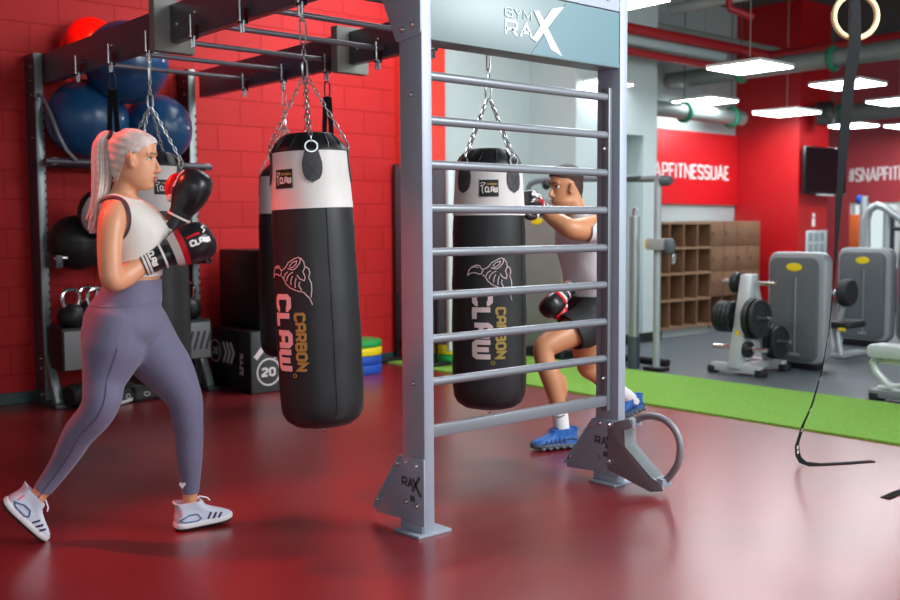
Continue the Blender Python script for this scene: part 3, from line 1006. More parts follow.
def ex_ball(c, r, m, label, group=None):
    mb = MB()
    n = 15
    prof = []
    for j in range(2 * n + 1):
        t = -PI / 2 + PI * j / (2 * n)
        k = r * (1 - (0.006 if j % 3 == 0 and 5 < j < 25 else 0))
        prof.append((k * math.cos(t), k * math.sin(t)))
    mb.lathe(prof, n=48, axis='x')
    t = thing('exercise_ball', label, 'exercise ball', c, 0.6, group)
    mb.build('ball_skin', m, t, angle=60)
    MB().cyl((0, -r * 0.985, 0), (0, -r - 0.002, 0), 0.012, n=12).build('plug', mat('white_plug', '#d5d8da', 0.4), t)
    return t


GB = 'blue exercise balls on the top of the bay'
ex_ball((2.80, 7.19, 2.035), 0.285, BALLBLUE, 'blue exercise ball at the left end of the ball shelf', GB)
ex_ball((3.345, 7.22, 2.005), 0.255, BALLBLUE, 'blue exercise ball at the right end of the ball shelf, with white glints', GB)
ex_ball((2.99, 6.93, 2.425), 0.29, BALLBLUE, 'blue exercise ball resting on top of the two shelf balls', GB)
ex_ball((2.89, 7.30, 2.60), 0.185, mat('glossy_red_vinyl', '#e0190c', 0.3), 'bright red exercise ball peeking over the near beam')

# wall balls
WB = mat('wall_ball_black', '#16171a', 0.5, bump=(40, 0.2, 0.003))


def wall_ball(c, r, label, patch=False):
    t = thing('wall_ball', label, 'weight ball', c, -0.7, 'black wall balls on the middle shelf')
    MB().ball((0, 0, 0), r, n=36, m=20).build('ball_shell', WB, t)
    sm = MB()
    sm.torus((0, 0, 0), r * 1.001, 0.003, 'z', 40, 5).torus((0, 0, 0), r * 1.001, 0.003, 'x', 40, 5)
    sm.build('seam', mat('ball_seam', '#0d0d0f', 0.7), t)
    if patch:
        def fn(s, q, h):
            a, b = s / r - 0.35, q / r
            return V((math.sin(a) * math.cos(b), -math.cos(a) * math.cos(b), math.sin(b))) * (r + h)
        p = MB().patch(-0.02, 0.20, -0.17, 0.12, fn, 0.003, 8, 8, shape=lambda u, v: (0.02 + (u - .5) * 0.15 + (v - .5) * 0.10, -0.17 + 0.28 * v)).build('logo_patch', mat('ball_patch_grey', '#b9bdbd', 0.5), t)
        lp = MB()
        g = lambda s, q, h: fn(s, q, h + 0.003)
        lp.ribbon([(0.02 + 0.026 * math.cos(q), -0.07 + 0.032 * math.sin(q)) for q in [2 * PI * i / 16 for i in range(16)]], 0.006, g, 0.001, closed=True)
        lp.ribbon([(0.028, -0.088), (0.012, -0.075), (0.028, -0.066), (0.012, -0.052)], 0.006, g, 0.001)
        lp.build('patch_mark', PRINTDARK, p)
    return t


wall_ball((2.70, 7.21, 1.16), 0.195, 'black wall ball on the lower rail at the left end of the bay')
wall_ball((2.80, 6.96, 1.37), 0.17, 'black wall ball with a pale logo patch, stacked behind the ponytail', True)
wall_ball((3.08, 7.21, 1.16), 0.19, 'black wall ball on the middle rail partly behind the boxing woman')

# kettlebells
IRON = mat('cast_black_iron', '#1d1e20', 0.45, 0.2)


def kettlebell(x, y, label, rz=0.0, s=1.0):
    t = thing('kettlebell', label, 'kettlebell', (x, y, 0.565), rz, 'kettlebells on the low shelf')
    MB().lathe([(0.001, 0), (0.06 * s, 0), (0.088 * s, 0.03), (0.095 * s, 0.075), (0.085 * s, 0.12), (0.055 * s, 0.155), (0.02, 0.165)], n=28).build('bell', IRON, t)
    pts = [(-0.05, 0, 0.13), (-0.068, 0, 0.18), (-0.066, 0, 0.225), (-0.045, 0, 0.25), (0, 0, 0.257), (0.045, 0, 0.25), (0.066, 0, 0.225), (0.068, 0, 0.18), (0.05, 0, 0.13)]
    MB().tube([V(p) * s for p in pts], 0.015 * s, 10).build('handle', CHROME, t)
    return t


for x, y, l, r in [(2.61, 7.11, 'kettlebell at the left end of the low shelf', 0.3), (2.79, 7.09, 'kettlebell second from the left end of the low shelf', 0.1),
                   (2.80, 7.29, 'kettlebell at the back of the low shelf, behind the second one', 0.2), (3.0, 7.14, 'kettlebell third along the low shelf, beside the hips of the woman', 0.2),
                   (3.52, 7.14, 'kettlebell at the right end of the low shelf, near the boxes', 0.4)]:
    kettlebell(x, y, l, r, 1.04)

# trainers and bag on the floor under the bay
def foot_outline(L, wt, n=14):
    """heel at x=0, toe at x=L, returns closed (x, y) outline scale wt = half width at the ball"""
    up = [(0.0, 0.0), (0.012, 0.48), (0.06, 0.78), (0.16, 0.84), (0.32, 0.80), (0.48, 0.82), (0.64, 0.97), (0.78, 1.0), (0.89, 0.80), (0.965, 0.46), (1.0, 0.0)]
    pts = [(x * L, y * wt) for x, y in up]
    dn = [(x * L, -y * wt * (0.9 if x > .5 else 1)) for x, y in reversed(up[1:-1])]
    return pts + dn


def shoe(root, M, upper, mid, outs, L=0.275, W=0.048, lace=None, extras=None, bend=0.0, sole=0.032):
    """builds a trainer under root in the frame of matrix M (x forward, z up)"""
    def T(p):
        x, y, z = p
        if bend and x < L * 0.70:
            d = L * 0.70 - x
            a = bend
            x, z = L * 0.70 - d * math.cos(a) + z * math.sin(a), d * math.sin(a) + z * math.cos(a)
        return M @ V((x, y, z))
    def ring(x0, x1, wt, z, lift=0.0):
        return [T((x0 + (x1 - x0) * px / 1.0, py, z + lift * (px ** 2))) for px, py in [(a, b) for a, b in foot_outline(1.0, wt)]]
    up = MB()
    rings = [ring(0.004, L - .004, W, 0.022, 0.012), ring(0, L - .004, W * 1.02, sole, 0.012), ring(0, L - .012, W * .98, 0.048, 0.004), ring(0.002, L - .035, W * .93, 0.062),
             ring(0.004, L - .075, W * .86, 0.074), ring(0.004, L - .105, W * .88, 0.086), ring(0.002, L - .122, W * .90, 0.098), ring(-0.003, L - .125, W * .92, 0.108), ring(-0.006, L - .13, W * .93, 0.114), ring(0.003, L - .138, W * .80, 0.114), ring(0.008, L - .15, W * .66, 0.09)]
    u = up.loft(rings).build('upper', upper, root, angle=60)
    md = MB().loft([ring(0.006, L - .002, W * .98, 0.007, 0.016), ring(-0.004, L + .002, W * 1.07, 0.012, 0.014), ring(-0.006, L + .001, W * 1.08, sole * .8, 0.013), ring(-0.002, L - .002, W * 1.04, sole, 0.012)])
    md.build('midsole', mid, root, angle=50)
    MB().loft([ring(0.008, L - .006, W * .95, 0.0, 0.016), ring(0.0, L, W * 1.03, 0.003, 0.016), ring(0.0, L, W * 1.03, 0.009, 0.016)]).build('outsole', outs, root, angle=50)
    if lace:
        lb = MB()
        for i in range(5):
            x = L - 0.095 - 0.018 * i
            z = 0.0675 + 0.0102 * i
            w = W * (.55 - .03 * i)
            pts = [T((x, w * (j / 4 - .5) * 2, z + 0.006 - 0.008 * abs(j / 4 - .5))) for j in range(5)]
            lb.tube(pts, 0.0032, 6)
        pts = [T(p) for p in [(L - .165, 0.0, 0.112), (L - .135, 0.012, 0.125), (L - .10, 0.02, 0.112), (L - .09, 0.018, 0.1)]]
        lb.tube(pts, 0.003, 6)
        lb.build('laces', lace, root)
    def side(sgn):
        # surface map of the upper's flank: s along the foot, t height
        def fn(s, q, h):
            px = min(max(s / L, 0.001), 0.999)
            ol = [(0.0, 0.0), (0.012, 0.48), (0.06, 0.78), (0.16, 0.84), (0.32, 0.80), (0.48, 0.82), (0.64, 0.97), (0.78, 1.0), (0.89, 0.80), (0.965, 0.46), (1.0, 0.0)]
            for (xa, ya), (xb, yb) in zip(ol, ol[1:]):
                if xa <= px <= xb:
                    y = ya + (yb - ya) * (px - xa) / (xb - xa)
            k = 1.02 - max(0, q - 0.032) * 2.6
            return T((s, sgn * (y * W * k * (0.9 if sgn < 0 and px > .5 else 1) + 0.0015 + h), q))
        return fn
    if extras:
        extras(root, side, T)
    return u


DARKSHOE = mat('dark_grey_knit', '#34383b', 0.7)
SOLEWHITE = mat('white_foam_sole', '#d9dad8', 0.5)
for x, y, a, l in [(2.83, 6.93, 0.5, 'dark grey trainer with white speckled sole on the floor'), (2.98, 6.98, 0.15, 'dark grey trainer with a white ring mark beside the front leg')]:
    t = thing('trainer', l, 'shoe', (x, y, 0), a, 'pair of dark trainers under the bay')
    def ex(root, side, T):
        MB().ribbon([(0.10 + 0.022 * math.cos(q), 0.055 + 0.015 * math.sin(q)) for q in [2 * PI * i / 14 for i in range(14)]], 0.004, side(-1), 0.001, closed=True).build('ring_mark', PRINTWHITE, root)
    shoe(t, Matrix.Translation((0, 0, 0)), DARKSHOE, SOLEWHITE if 'sole' in l else RUBBER, RUBBER, 0.28, 0.05, mat('black_lace', '#202124', .7), ex)
t = thing('gym_bag', 'black soft gym bag on the floor under the left end of the bay', 'bag', (2.63, 7.02, 0), 0.1)
MB().loft([[V((x, 0.12 * math.cos(a) * k, 0.09 + 0.088 * math.sin(a) * k * (1 + 0.06 * math.sin(9 * x + 3 * a)))) for a in [2 * PI * i / 20 for i in range(20)]] for x, k in [(-0.10, .5), (-0.095, .8), (-0.06, .95), (0, 1), (0.08, .97), (0.14, .8), (0.145, .5)]]).build('bag_shell', mat('black_nylon', '#121315', 0.7, bump=(25, .4, .01)), t)
MB().tube([(-0.05, -0.06, 0.16), (-0.03, -0.09, 0.20), (0.05, -0.1, 0.2), (0.08, -0.06, 0.16)], 0.008, 6).build('carry_strap', mat('black_webbing', '#1d1d20', 0.7), t)
MB().box(-0.02, 0.0, -0.125, -0.115, 0.10, 0.112).build('zip_pull', ZINC, t)

# soft plyo boxes
FOAM = mat('black_pvc_foam', '#151618', 0.42, bump=(12, 0.15, 0.006))
PANELGREY = mat('dark_grey_pvc', '#3b4447', 0.42, bump=(12, 0.15, 0.006))


def plyo(x0, x1, y0, y1, z0, z1, label, marks=True):
    t = thing('plyo_box', label, 'plyo box', ((x0 + x1) / 2, (y0 + y1) / 2, z0), 0, 'soft plyo boxes beside the bay')
    a, b, c = (x1 - x0) / 2, (y1 - y0) / 2, z1 - z0
    MB().box(-a, a, -b, b, 0, c, 0.015).build('box_cover', FOAM, t)
    MB().box(-a + 0.006, a - 0.006, -b - 0.003, -b + 0.02, 0.006, c - 0.006, 0.002).build('front_panel', PANELGREY, t)
    if marks:
        fl = planar((-a - 0.0005, b, 0), (0, -1, 0), (0, 0, 1), (-1, 0, 0))
        m = MB()
        m.ribbon([(0.07 + 0.085 * math.cos(q), 0.29 + 0.085 * math.sin(q)) for q in [2 * PI * i / 28 for i in range(28)]], 0.012, fl, 0.002, closed=True)
        write(m, '20', 0.03, 0.26, 0.06, 0.014, fl, length=0.085, gap=.3)
        for i in range(3):
            m.ribbon([(0.20 + i * 0.06, 0.21), (0.25 + i * 0.06, 0.29), (0.20 + i * 0.06, 0.37)], 0.026, fl, 0.002)
        write(m, 'RaZE', 0, 0, 0.05, 0.009, planar((-a - 0.0005, b - 0.46, 0.30), (0, 0, -1), (0, -1, 0), (-1, 0, 0)), length=0.17, gap=.35)
        m.build('side_print', mat('plyo_print_grey', '#d2d6d7', 0.5), t, smooth=False)
        ff = planar((-a, -b - 0.0035, 0), (1, 0, 0), (0, 0, 1), (0, -1, 0))
        m = MB()
        m.ribbon([(0.155 + 0.10 * math.cos(q), 0.16 + 0.10 * math.sin(q)) for q in [2 * PI * i / 28 for i in range(28)]], 0.012, ff, 0.002, closed=True)
        write(m, '20', 0.09, 0.125, 0.07, 0.016, ff, length=0.125, gap=.3)
        for i in range(2):
            m.ribbon([(0.04 + i * 0.16, 0.27), (0.15 + i * 0.16, 0.39), (0.26 + i * .16, 0.27)], 0.04, ff, 0.002)
        m.build('front_print', PRINTWHITE, t, smooth=False)
    return t


plyo(3.785, 4.50, 6.68, 7.30, 0.0, 0.478, 'lower black foam box printed with a circled 20 and chevrons')
plyo(3.90, 4.52, 6.72, 7.36, 0.478, 1.09, 'plain black foam box stacked on the printed box', False)

# step platforms
def step(x, y, z, h, L, Wd, m, label):
    t = thing('step_platform', label, 'step platform', (x, y, z), 0, 'stacked round-ended step platforms')
    MB().rbox(-L / 2, L / 2, -Wd / 2, Wd / 2, 0, h, Wd / 2 - 0.01, 'z', 10, 0.01).build('step_block', m, t)
    MB().rbox(-L / 2 + .02, L / 2 - .02, -Wd / 2 + .02, Wd / 2 - .02, h, h + 0.003, Wd / 2 - 0.03, 'z', 10).build('grip_pad', m, t)
    return t


SB, SY, SG = mat('blue_step_plastic', '#1c4fb0', 0.4), mat('yellow_step_plastic', '#e6d31b', 0.4), mat('green_step_plastic', '#1f9a4a', 0.4)
step(5.00, 7.10, 0.0, 0.085, 0.56, 0.42, SB, 'bottom blue step platform of the stack by the red wall')
step(5.00, 7.10, 0.088, 0.07, 0.56, 0.42, SB, 'second blue step platform of the stack by the red wall')
step(5.00, 7.10, 0.161, 0.07, 0.56, 0.42, SY, 'yellow step platform in the stack by the red wall')
step(5.00, 7.10, 0.234, 0.055, 0.56, 0.42, SG, 'green step platform on top of the stack by the red wall')
step(6.10, 6.95, 0.014, 0.09, 0.5, 0.42, SG, 'green step platform on the turf behind the ladder')
step(6.10, 6.95, 0.107, 0.12, 0.5, 0.42, SY, 'yellow step platform on top of the green one on the turf')

# free-standing screen on the turf
t = thing('standing_screen', 'tall dark grey standing screen on black feet behind the left post', 'screen', (5.78, 7.06, 0.014))
MB().box(-0.02, 0.02, -0.36, 0.37, 0.2, 1.80, 0.004).build('screen_panel', mat('slate_screen', '#5a666e', 0.45), t)
MB().box(-0.024, 0.024, 0.37, 0.40, 0.0, 1.83, 0.003).build('side_frame', BLACKMETAL, t)
MB().box(-0.03, 0.03, -0.40, -0.36, 0.15, 1.80, 0.004).build('front_edge', mat('pale_edge', '#c3cdd0', 0.4), t)
for y in (0.36, -0.22):
    MB().box(-0.22, 0.22, y - 0.035, y + 0.035, 0, 0.035, 0.006).build('foot', BLACKMETAL, t)
    MB().box(-0.035, -0.02, y - 0.015, y + 0.015, 0.03, 0.62, 0.003).build('leg', BLACKMETAL, t)

# ------------------------------------------------------------------ cable machine behind the boxing man
SHROUD = mat('brushed_grey_shroud', '#63686c', 0.42, 0.25, noise=('#595e62', 3, 0.5))
SHROUDW = mat('warm_grey_shroud', '#8a8d8c', 0.45, 0.2)
EDGE = mat('light_silver_edge', '#9ba2a6', 0.38, 0.3)
YELLOW = mat('yellow_badge', '#e2c811', 0.45)
t = thing('cable_machine', 'tall grey cable machine with yellow badge behind the boxing man', 'gym machine', (7.1, 6.2, 0))
q = MB().rbox(-0.1, 0.2, 0.28, 0.92, 0.06, 1.5, 0.07, 'x', 6, 0.02).build('shroud', SHROUDW, t)
MB().rbox(-0.02, 0.23, 0.255, 0.945, 0.05, 1.525, 0.09, 'x', 6, 0.03).build('shroud_edge', EDGE, t)
MB().rbox(-0.115, 0.22, 0.27, 0.93, 0.0, 0.07, 0.05, 'z', 4).build('shroud_base', BLACKMETAL, t)
MB().lathe([(0.001, -0.108), (0.038, -0.108), (0.043, -0.1), (0.043, -0.08)], (0, 0.62, 1.31), 28, 'x')
b = MB()
b.loft([[V((xx, 0.61 + 0.075 * k * math.cos(a), 1.31 + 0.036 * k * math.sin(a))) for a in [2 * PI * i / 28 for i in range(28)]] for xx, k in ((-0.095, 1), (-0.105, 1), (-0.109, .9))])
b.build('badge', YELLOW, t)
arch = [(-0.05, 0.80, 1.50), (-0.05, 0.79, 1.60), (-0.05, 0.75, 1.67), (-0.05, 0.66, 1.695), (-0.05, 0.5, 1.70), (-0.05, 0.0, 1.69), (-0.05, -0.6, 1.665), (-0.05, -0.84, 1.655)]
MB().tube(arch, 0.028, 12).build('top_tube', mat('blue_grey_tube', '#7d8b93', 0.35, 0.4), t)
MB().lathe([(0.001, -0.05), (0.03, -0.05), (0.045, -0.02), (0.045, 0.04), (0.02, 0.06)], (-0.05, -0.88, 1.64), 20, 'y').build('tube_cap', mat('dark_tube_cap', '#4d565d', 0.45), t)
MB().ball((-0.06, 0.52, 1.655), 0.04, 0.05, 0.05, 16, 10).build('pulley_pad', BLACKLEATHER, t)
MB().rbox(-0.10, 0.0, -0.62, -0.2, 1.665, 1.69, 0.01, 'z', 3).build('arm_plate', mat('dark_arm_plate', '#39434c', 0.4), t)
MB().cyl((-0.05, -0.79, 0.0), (-0.05, -0.79, 1.66), 0.032, n=16).build('guide_post', EDGE, t)
MB().box(-0.12, 0.02, -0.88, -0.70, 0.0, 0.03, 0.005).build('guide_foot', BLACKMETAL, t)
MB().cyl((-0.05, -0.54, 0.28), (-0.05, -0.54, 1.34), 0.045, n=20).build('weight_tube', mat('brushed_tube', '#9aa3a4', 0.3, 0.6), t)
MB().cyl((-0.05, -0.54, 0.0), (-0.05, -0.54, 0.28), 0.055, n=20).build('weight_tube_base', mat('dark_blue_grey', '#3a444c', 0.45), t)
MB().lathe([(0.02, 1.34), (0.025, 1.40), (0.001, 1.42)], (-0.05, -0.54, 0), 16).build('weight_tube_tip', CHROME, t)
car = MB().box(-0.12, -0.02, -0.90, -0.72, 1.05, 1.15, 0.008).build('carriage', SILVER, t)
MB().box(-0.115, -0.03, -0.745, -0.70, 1.06, 1.14, 0.006).build('carriage_tag', YELLOW, car)
MB().ball((-0.08, -0.945, 1.08), 0.04, 0.05, 0.075, 14, 10).build('pulley_swivel', mat('dark_tube_cap', '#4d565d', 0.45), car)
MB().link((-0.08, -0.985, 0.975), (0, -.2, 1), (1, 0, 0), 0.10, 0.05, 0.008).build('cable_clip', ZINC, car)
MB().cyl((0.1, 0.3, 0.05), (0.1, -0.8, 0.05), 0.035, n=12).build('base_tube', BLACKMETAL, t)


def pin_machine(x, y0, y1, z0, z1, label, thick=0.15):
    yc = (y0 + y1) / 2
    t = thing('weight_stack_machine', label, 'gym machine', (x, yc, 0), 0, 'grey weight stack machines with yellow badges')
    h = (y1 - y0) / 2
    MB().rbox(0.015, thick, -h, h, z0, z1, 0.09, 'x', 8, 0.02).build('shroud_edge', EDGE, t)
    MB().rbox(-0.012, 0.03, -h + 0.055, h - 0.035, z0 + 0.03, z1 - 0.045, 0.07, 'x', 8, 0.006).build('shroud', SHROUD, t)
    b = MB()
    b.loft([[V((xx, 0.075 * k * math.cos(a), z1 - 0.13 + 0.036 * k * math.sin(a))) for a in [2 * PI * i / 28 for i in range(28)]] for xx, k in ((-0.01, 1), (-0.016, 1), (-0.019, .9))])
    b.build('badge', YELLOW, t)
    MB().box(-0.016, -0.011, -0.02, 0.02, z0 + 0.08, z1 - 0.22).build('pin_slot_shade_strip', mat('slot_shade_grey', '#54585c', 0.5), t)  # raised grey strip, the shade of the slot is put into its colour
    MB().box(-0.02, -0.011, -0.022, -0.014, z0 + 0.08, z1 - 0.22).build('slot_rail', EDGE, t)
    MB().box(-0.022, -0.011, -0.06, 0.03, z0 + 0.07, z0 + 0.09).build('slot_foot', EDGE, t)
    MB().box(0.03, thick - .02, -h + .06, h - .06, 0, z0 + 0.02, 0.01).build('machine_base', BLACKMETAL, t)
    return t


pin_machine(8.0, 4.385, 4.93, 0.05, 1.02, 'nearest grey weight stack machine, beside the plate tree')
m2_ = pin_machine(10.0, 4.77, 5.34, 0.06, 1.02, 'grey weight stack machine behind the hanging ring strap')
MB().tube([(0.15, 0.04, 0.95), (0.15, 0.05, 1.30), (0.15, 0.02, 1.41), (0.15, -0.06, 1.455), (0.15, -0.14, 1.43), (0.15, -0.36, 1.28)], 0.04, 12).build('arm_frame', SILVER, m2_)
MB().cyl((0.16, -0.16, 1.0), (0.16, -0.16, 1.40), 0.035, n=12).build('arm_post', SILVER, m2_)
MB().cyl((0.05, -0.36, 1.28), (0.32, -0.5, 1.24), 0.03, n=12).build('arm_handle', BLACKMETAL, m2_)
pin_machine(10.1, 4.12, 4.76, 0.06, 1.03, 'grey weight stack machine cut by the right edge of the photo')

t = thing('leg_machine', 'leg machine with black roller pad between the two shroud machines', 'gym machine', (9.0, 4.72, 0))
MB().cyl((0, 0.2, 0.605), (0, -0.03, 0.615), 0.035, n=14).build('roller_arm', EDGE, t)
MB().lathe([(0.03, -0.05), (0.12, -0.05), (0.13, -0.03), (0.13, 0.03), (0.12, 0.05), (0.03, 0.05)], (-0.02, -0.03, 0.62), 28, 'y').build('roller_pad', mat('black_foam_roller', '#212326', 0.7), t)
MB().tube([(0, 0.0, 0.58), (0, 0.02, 0.45), (0, 0.05, 0.33)], 0.022, 10).build('arm_link', SILVER, t)
MB().rbox(-0.16, 0.2, -0.13, 0.18, 0.29, 0.36, 0.05, 'z', 6, 0.02).build('seat', BLACKLEATHER, t)
MB().box(-0.175, -0.155, -0.10, -0.03, 0.27, 0.30, 0.004).build('seat_badge', YELLOW, t)
MB().cyl((0, 0.03, 0.0), (0, 0.09, 0.3), 0.035, n=12).build('leg', SILVER, t)
MB().box(-0.06, 0.5, -0.03, 0.12, 0.0, 0.035, 0.008).build('foot', SILVER, t)

# plate tree
t = thing('plate_tree', 'silver weight plate tree holding black plates on the grey floor', 'plate tree', (7.5, 4.8, 0))
TREE = mat('silver_tree', '#b6bdc0', 0.38, 0.3)
MB().loft([[V((xx + dx, yy, z)) for dx, yy in ((-.05, -.055), (.05, -.055), (.05, .055), (-.05, .055))] for xx, z in ((-0.16, 0.06), (0.02, 0.84))]).build('column', TREE, t, bev=0.004)
MB().box(-0.19, -0.11, -0.23, 0.23, 0.02, 0.09, 0.008).build('foot_bar', TREE, t)
MB().box(0.29, 0.37, -0.16, 0.16, 0.02, 0.09, 0.008).build('foot_bar', TREE, t)
MB().box(-0.15, 0.33, -0.035, 0.035, 0.025, 0.085, 0.006).build('spine', TREE, t)
MB().loft([[V((xx + dx, yy, z)) for dx, yy in ((-.04, -.03), (.04, -.03), (.04, .03), (-.04, .03))] for xx, z in ((0.33, 0.08), (0.06, 0.80))]).build('rear_strut', TREE, t, bev=0.004)
for x, y in ((-0.15, -0.23), (-0.15, 0.23), (0.33, -0.16), (0.33, 0.16)):
    MB().box(x - .045, x + .045, y - .035, y + .035, 0, 0.06, 0.006).build('rubber_foot', RUBBER, t)
PEG = [(0.01, 0.77), (-0.06, 0.48), (-0.11, 0.22), (0.25, 0.26)]
for x, z in PEG:
    MB().cyl((x, -0.26, z), (x, 0.26, z), 0.02, n=14).build('peg', CHROME, t)
MB().box(-0.15, -0.147, -0.02, 0.02, 0.33, 0.37).build('tree_badge', YELLOW, t)
PLATE = mat('black_cast_plate', '#1b1d20', 0.5, 0.15)


def plate(x, y, z, r, th, label):
    p = thing('weight_plate', label, 'weight plate', (7.5 + x, 4.8 + y, z), 0, 'black weight plates on the tree')
    MB().lathe([(0.022, -th / 2), (0.05, -th / 2), (0.055, -th * .3), (r * .78, -th * .3), (r * .82, -th / 2), (r * .97, -th / 2), (r, -th * .3), (r, th * .3), (r * .97, th / 2), (r * .82, th / 2), (r * .78, th * .3), (0.055, th * .3), (0.05, th / 2), (0.022, th / 2), (0.022, -th / 2)], n=36, axis='y').build('plate_disc', PLATE, p)
    g = MB()
    for i in range(3):
        a = 2 * PI * i / 3 + 0.5
        c = V((0.55 * r * math.cos(a), 0, 0.55 * r * math.sin(a)))
        tn = V((-math.sin(a), 0, math.cos(a)))
        pts = [c + tn * (r * 0.24 * math.cos(q)) + V((math.cos(a), 0, math.sin(a))) * (r * 0.13 * math.sin(q)) + V((0, -th * .31, 0)) for q in [2 * PI * i / 16 for i in range(16)]]
        g.prism(pts, (0, th * .62, 0))
    g.build('grip_hole', mat('plate_grip_dark', '#08090a', 0.7), p)
    return p


plate(-0.06, -0.10, 0.475, 0.175, 0.05, 'large black plate on the near side of the middle peg')
plate(-0.06, -0.155, 0.475, 0.165, 0.035, 'outer black plate on the near side of the middle peg')
plate(0.25, -0.10, 0.255, 0.15, 0.045, 'black plate on the near side of the low rear peg')
plate(0.25, -0.15, 0.255, 0.145, 0.04, 'outer black plate on the near side of the low rear peg')
for i in range(4):
    plate(-0.06, 0.09 + 0.042 * i, 0.475, 0.135, 0.038, ['inmost small plate on the far side of the middle peg', 'second small plate out on the far side of the middle peg', 'third small plate out on the far side of the middle peg', 'outermost small plate on the far side of the middle peg'][i])
plate(0.01, 0.11, 0.765, 0.09, 0.06, 'smallest black plate on the top peg')
plate(-0.11, -0.08, 0.215, 0.07, 0.04, 'tiny black plate on the lowest front peg')

# bench at the right edge
t = thing('exercise_bench', 'pale silver exercise bench at the right edge beyond the turf', 'bench', (7.1, 3.2, 0))
PAD = mat('pale_grey_pad', '#a9b3b5', 0.45)
LB = mat('light_bench_frame', '#c7ced0', 0.35, 0.25)
MB().box(-0.12, 0.0, -0.8, 0.27, 0.015, 0.075, 0.008).build('base_beam', mat('grey_bench_base', '#7e888c', 0.4, 0.3), t)
MB().box(-0.13, 0.01, 0.2, 0.26, 0.0, 0.05, 0.006).build('end_foot', RUBBER, t)
MB().rbox(-0.13, 0.06, -0.55, 0.29, 0.30, 0.40, 0.04, 'x', 5, 0.02).build('seat_pad', PAD, t)
MB().tube([(-0.05, 0.24, 0.30), (-0.05, 0.27, 0.26), (-0.05, 0.25, 0.20), (-0.05, 0.17, 0.12), (-0.05, 0.07, 0.06)], 0.03, 12).build('front_leg', LB, t)
MB().tube([(-0.06, 0.22, 0.08), (-0.06, 0.15, 0.095), (-0.06, 0.05, 0.115), (-0.06, -0.02, 0.10)], 0.02, 10).build('foot_bracket', LB, t)
MB().box(-0.09, -0.02, -0.4, 0.2, 0.26, 0.31, 0.006).build('seat_rail', LB, t)
MB().rbox(-0.16, 0.09, -1.0, -0.58, 0.34, 0.44, 0.04, 'x', 5, 0.02).build('back_pad', PAD, t)
MB().box(-0.09, -0.03, -0.7, -0.6, 0.06, 0.36, 0.006).build('rear_leg', LB, t)

# lockers
WOOD = mat('walnut_laminate', '#7a5a42', 0.5, noise=('#694a35', 5, 0.8))
WOODD = WOOD
WOODE = mat('walnut_edge', '#8a6a50', 0.5)
t = thing('cubby_shelf', 'open walnut cubby shelf of four rows under the red sign', 'shelf', (8.955, 6.9, 0))
SX = 1.045
MB().box(0, SX, 0.5, 0.53, 0.08, 1.3).build('back_panel', WOODD, t)
for i in range(5):
    MB().box(SX / 4 * i - (0 if i == 0 else .012), SX / 4 * i + (.024 if i == 0 else .012 if i < 4 else 0), 0.0, 0.5, 0.10, 1.3).build('divider', WOOD, t)
for z in (0.09, 0.40, 0.70, 0.99, 1.275):
    MB().box(0, SX, -0.004, 0.5, z, z + 0.028).build('shelf_board', WOODE, t)
MB().box(0, SX, 0.03, 0.5, 0.0, 0.09).build('plinth', mat('pale_plinth', '#99a0a0', 0.5), t)
t = thing('locker_unit', 'walnut locker unit with closed doors right of the cubby shelf', 'locker', (10.004, 6.9, 0))
MB().box(0, 1.03, 0.02, 0.52, 0.42, 1.31, 0.003).build('carcass', WOOD, t)
MB().box(0, 1.03, 0.45, 0.52, 0.09, 0.42).build('lower_back', WOODD, t)
for i in range(5):
    MB().box(0.2525 * i, 0.2525 * i + 0.02, 0.02, 0.45, 0.09, 0.42).build('lower_divider', WOOD, t)
MB().box(0, 1.03, 0.0, 0.5, 0.06, 0.1).build('lower_board', WOODE, t)
MB().box(0, 1.03, 0.03, 0.5, 0.0, 0.06).build('plinth', mat('pale_plinth', '#99a0a0', 0.5), t)
for r in range(3):
    for c in range(4):
        d = MB().box(0.2575 * c + .004, 0.2575 * c + .2535, 0.0, 0.02, 0.425 + 0.2945 * r + .003, 0.425 + 0.2945 * r + .2915, 0.002).build('locker_door', WOOD, t)
        MB().cyl((0.2575 * c + .05, 0, 0.425 + 0.2945 * r + .16), (0.2575 * c + .05, -0.02, 0.425 + 0.2945 * r + .16), 0.018, n=14).build('lock', mat('dull_lock', '#857a74', 0.3, 0.7), d)

# television, speaker, notice on the column
t = thing('television', 'black wall television on the deep red column', 'television', (11.83, 6.53, 1.93), 0)
MB().box(-0.5, 0.5, -0.045, 0.0, -0.29, 0.29, 0.006).build('screen_case', mat('gloss_black_bezel', '#101113', 0.25), t)
MB().box(-0.485, 0.485, -0.048, -0.044, -0.27, 0.275).build('screen', mat('dark_glass_screen', '#0a0c10', 0.12, spec=0.8), t, smooth=False)
MB().box(-0.2, 0.2, -0.046, -0.02, -0.305, -0.292).build('base_strip', ALU, t)
MB().box(-0.1, 0.1, 0.0, 0.07, -0.1, 0.1).build('wall_bracket', BLACKMETAL, t)
t = thing('wall_speaker', 'small black loudspeaker mounted above the television', 'speaker', (11.66, 6.42, 2.62), 0.3)
MB().box(-0.09, 0.09, -0.09, 0.09, -0.14, 0.14, 0.015).build('speaker_case', BLACKMETAL, t)
MB().lathe([(0.001, -0.097), (0.05, -0.094), (0.06, -0.09)], (0, 0, -0.03), 20, 'y').build('speaker_cone', RUBBER, t)
MB().cyl((0, 0.09, 0.05), (0, 0.18, 0.08), 0.02, n=10).build('speaker_bracket', BLACKMETAL, t)
t = thing('wall_notice', 'small pale notice board under the television', 'notice', (11.82, 6.60, 1.04))
MB().box(-0.25, 0.25, -0.012, 0, -0.17, 0.15, 0.003).build('notice_board', mat('pale_notice', '#b9c3c6', 0.5), t)
b = MB()
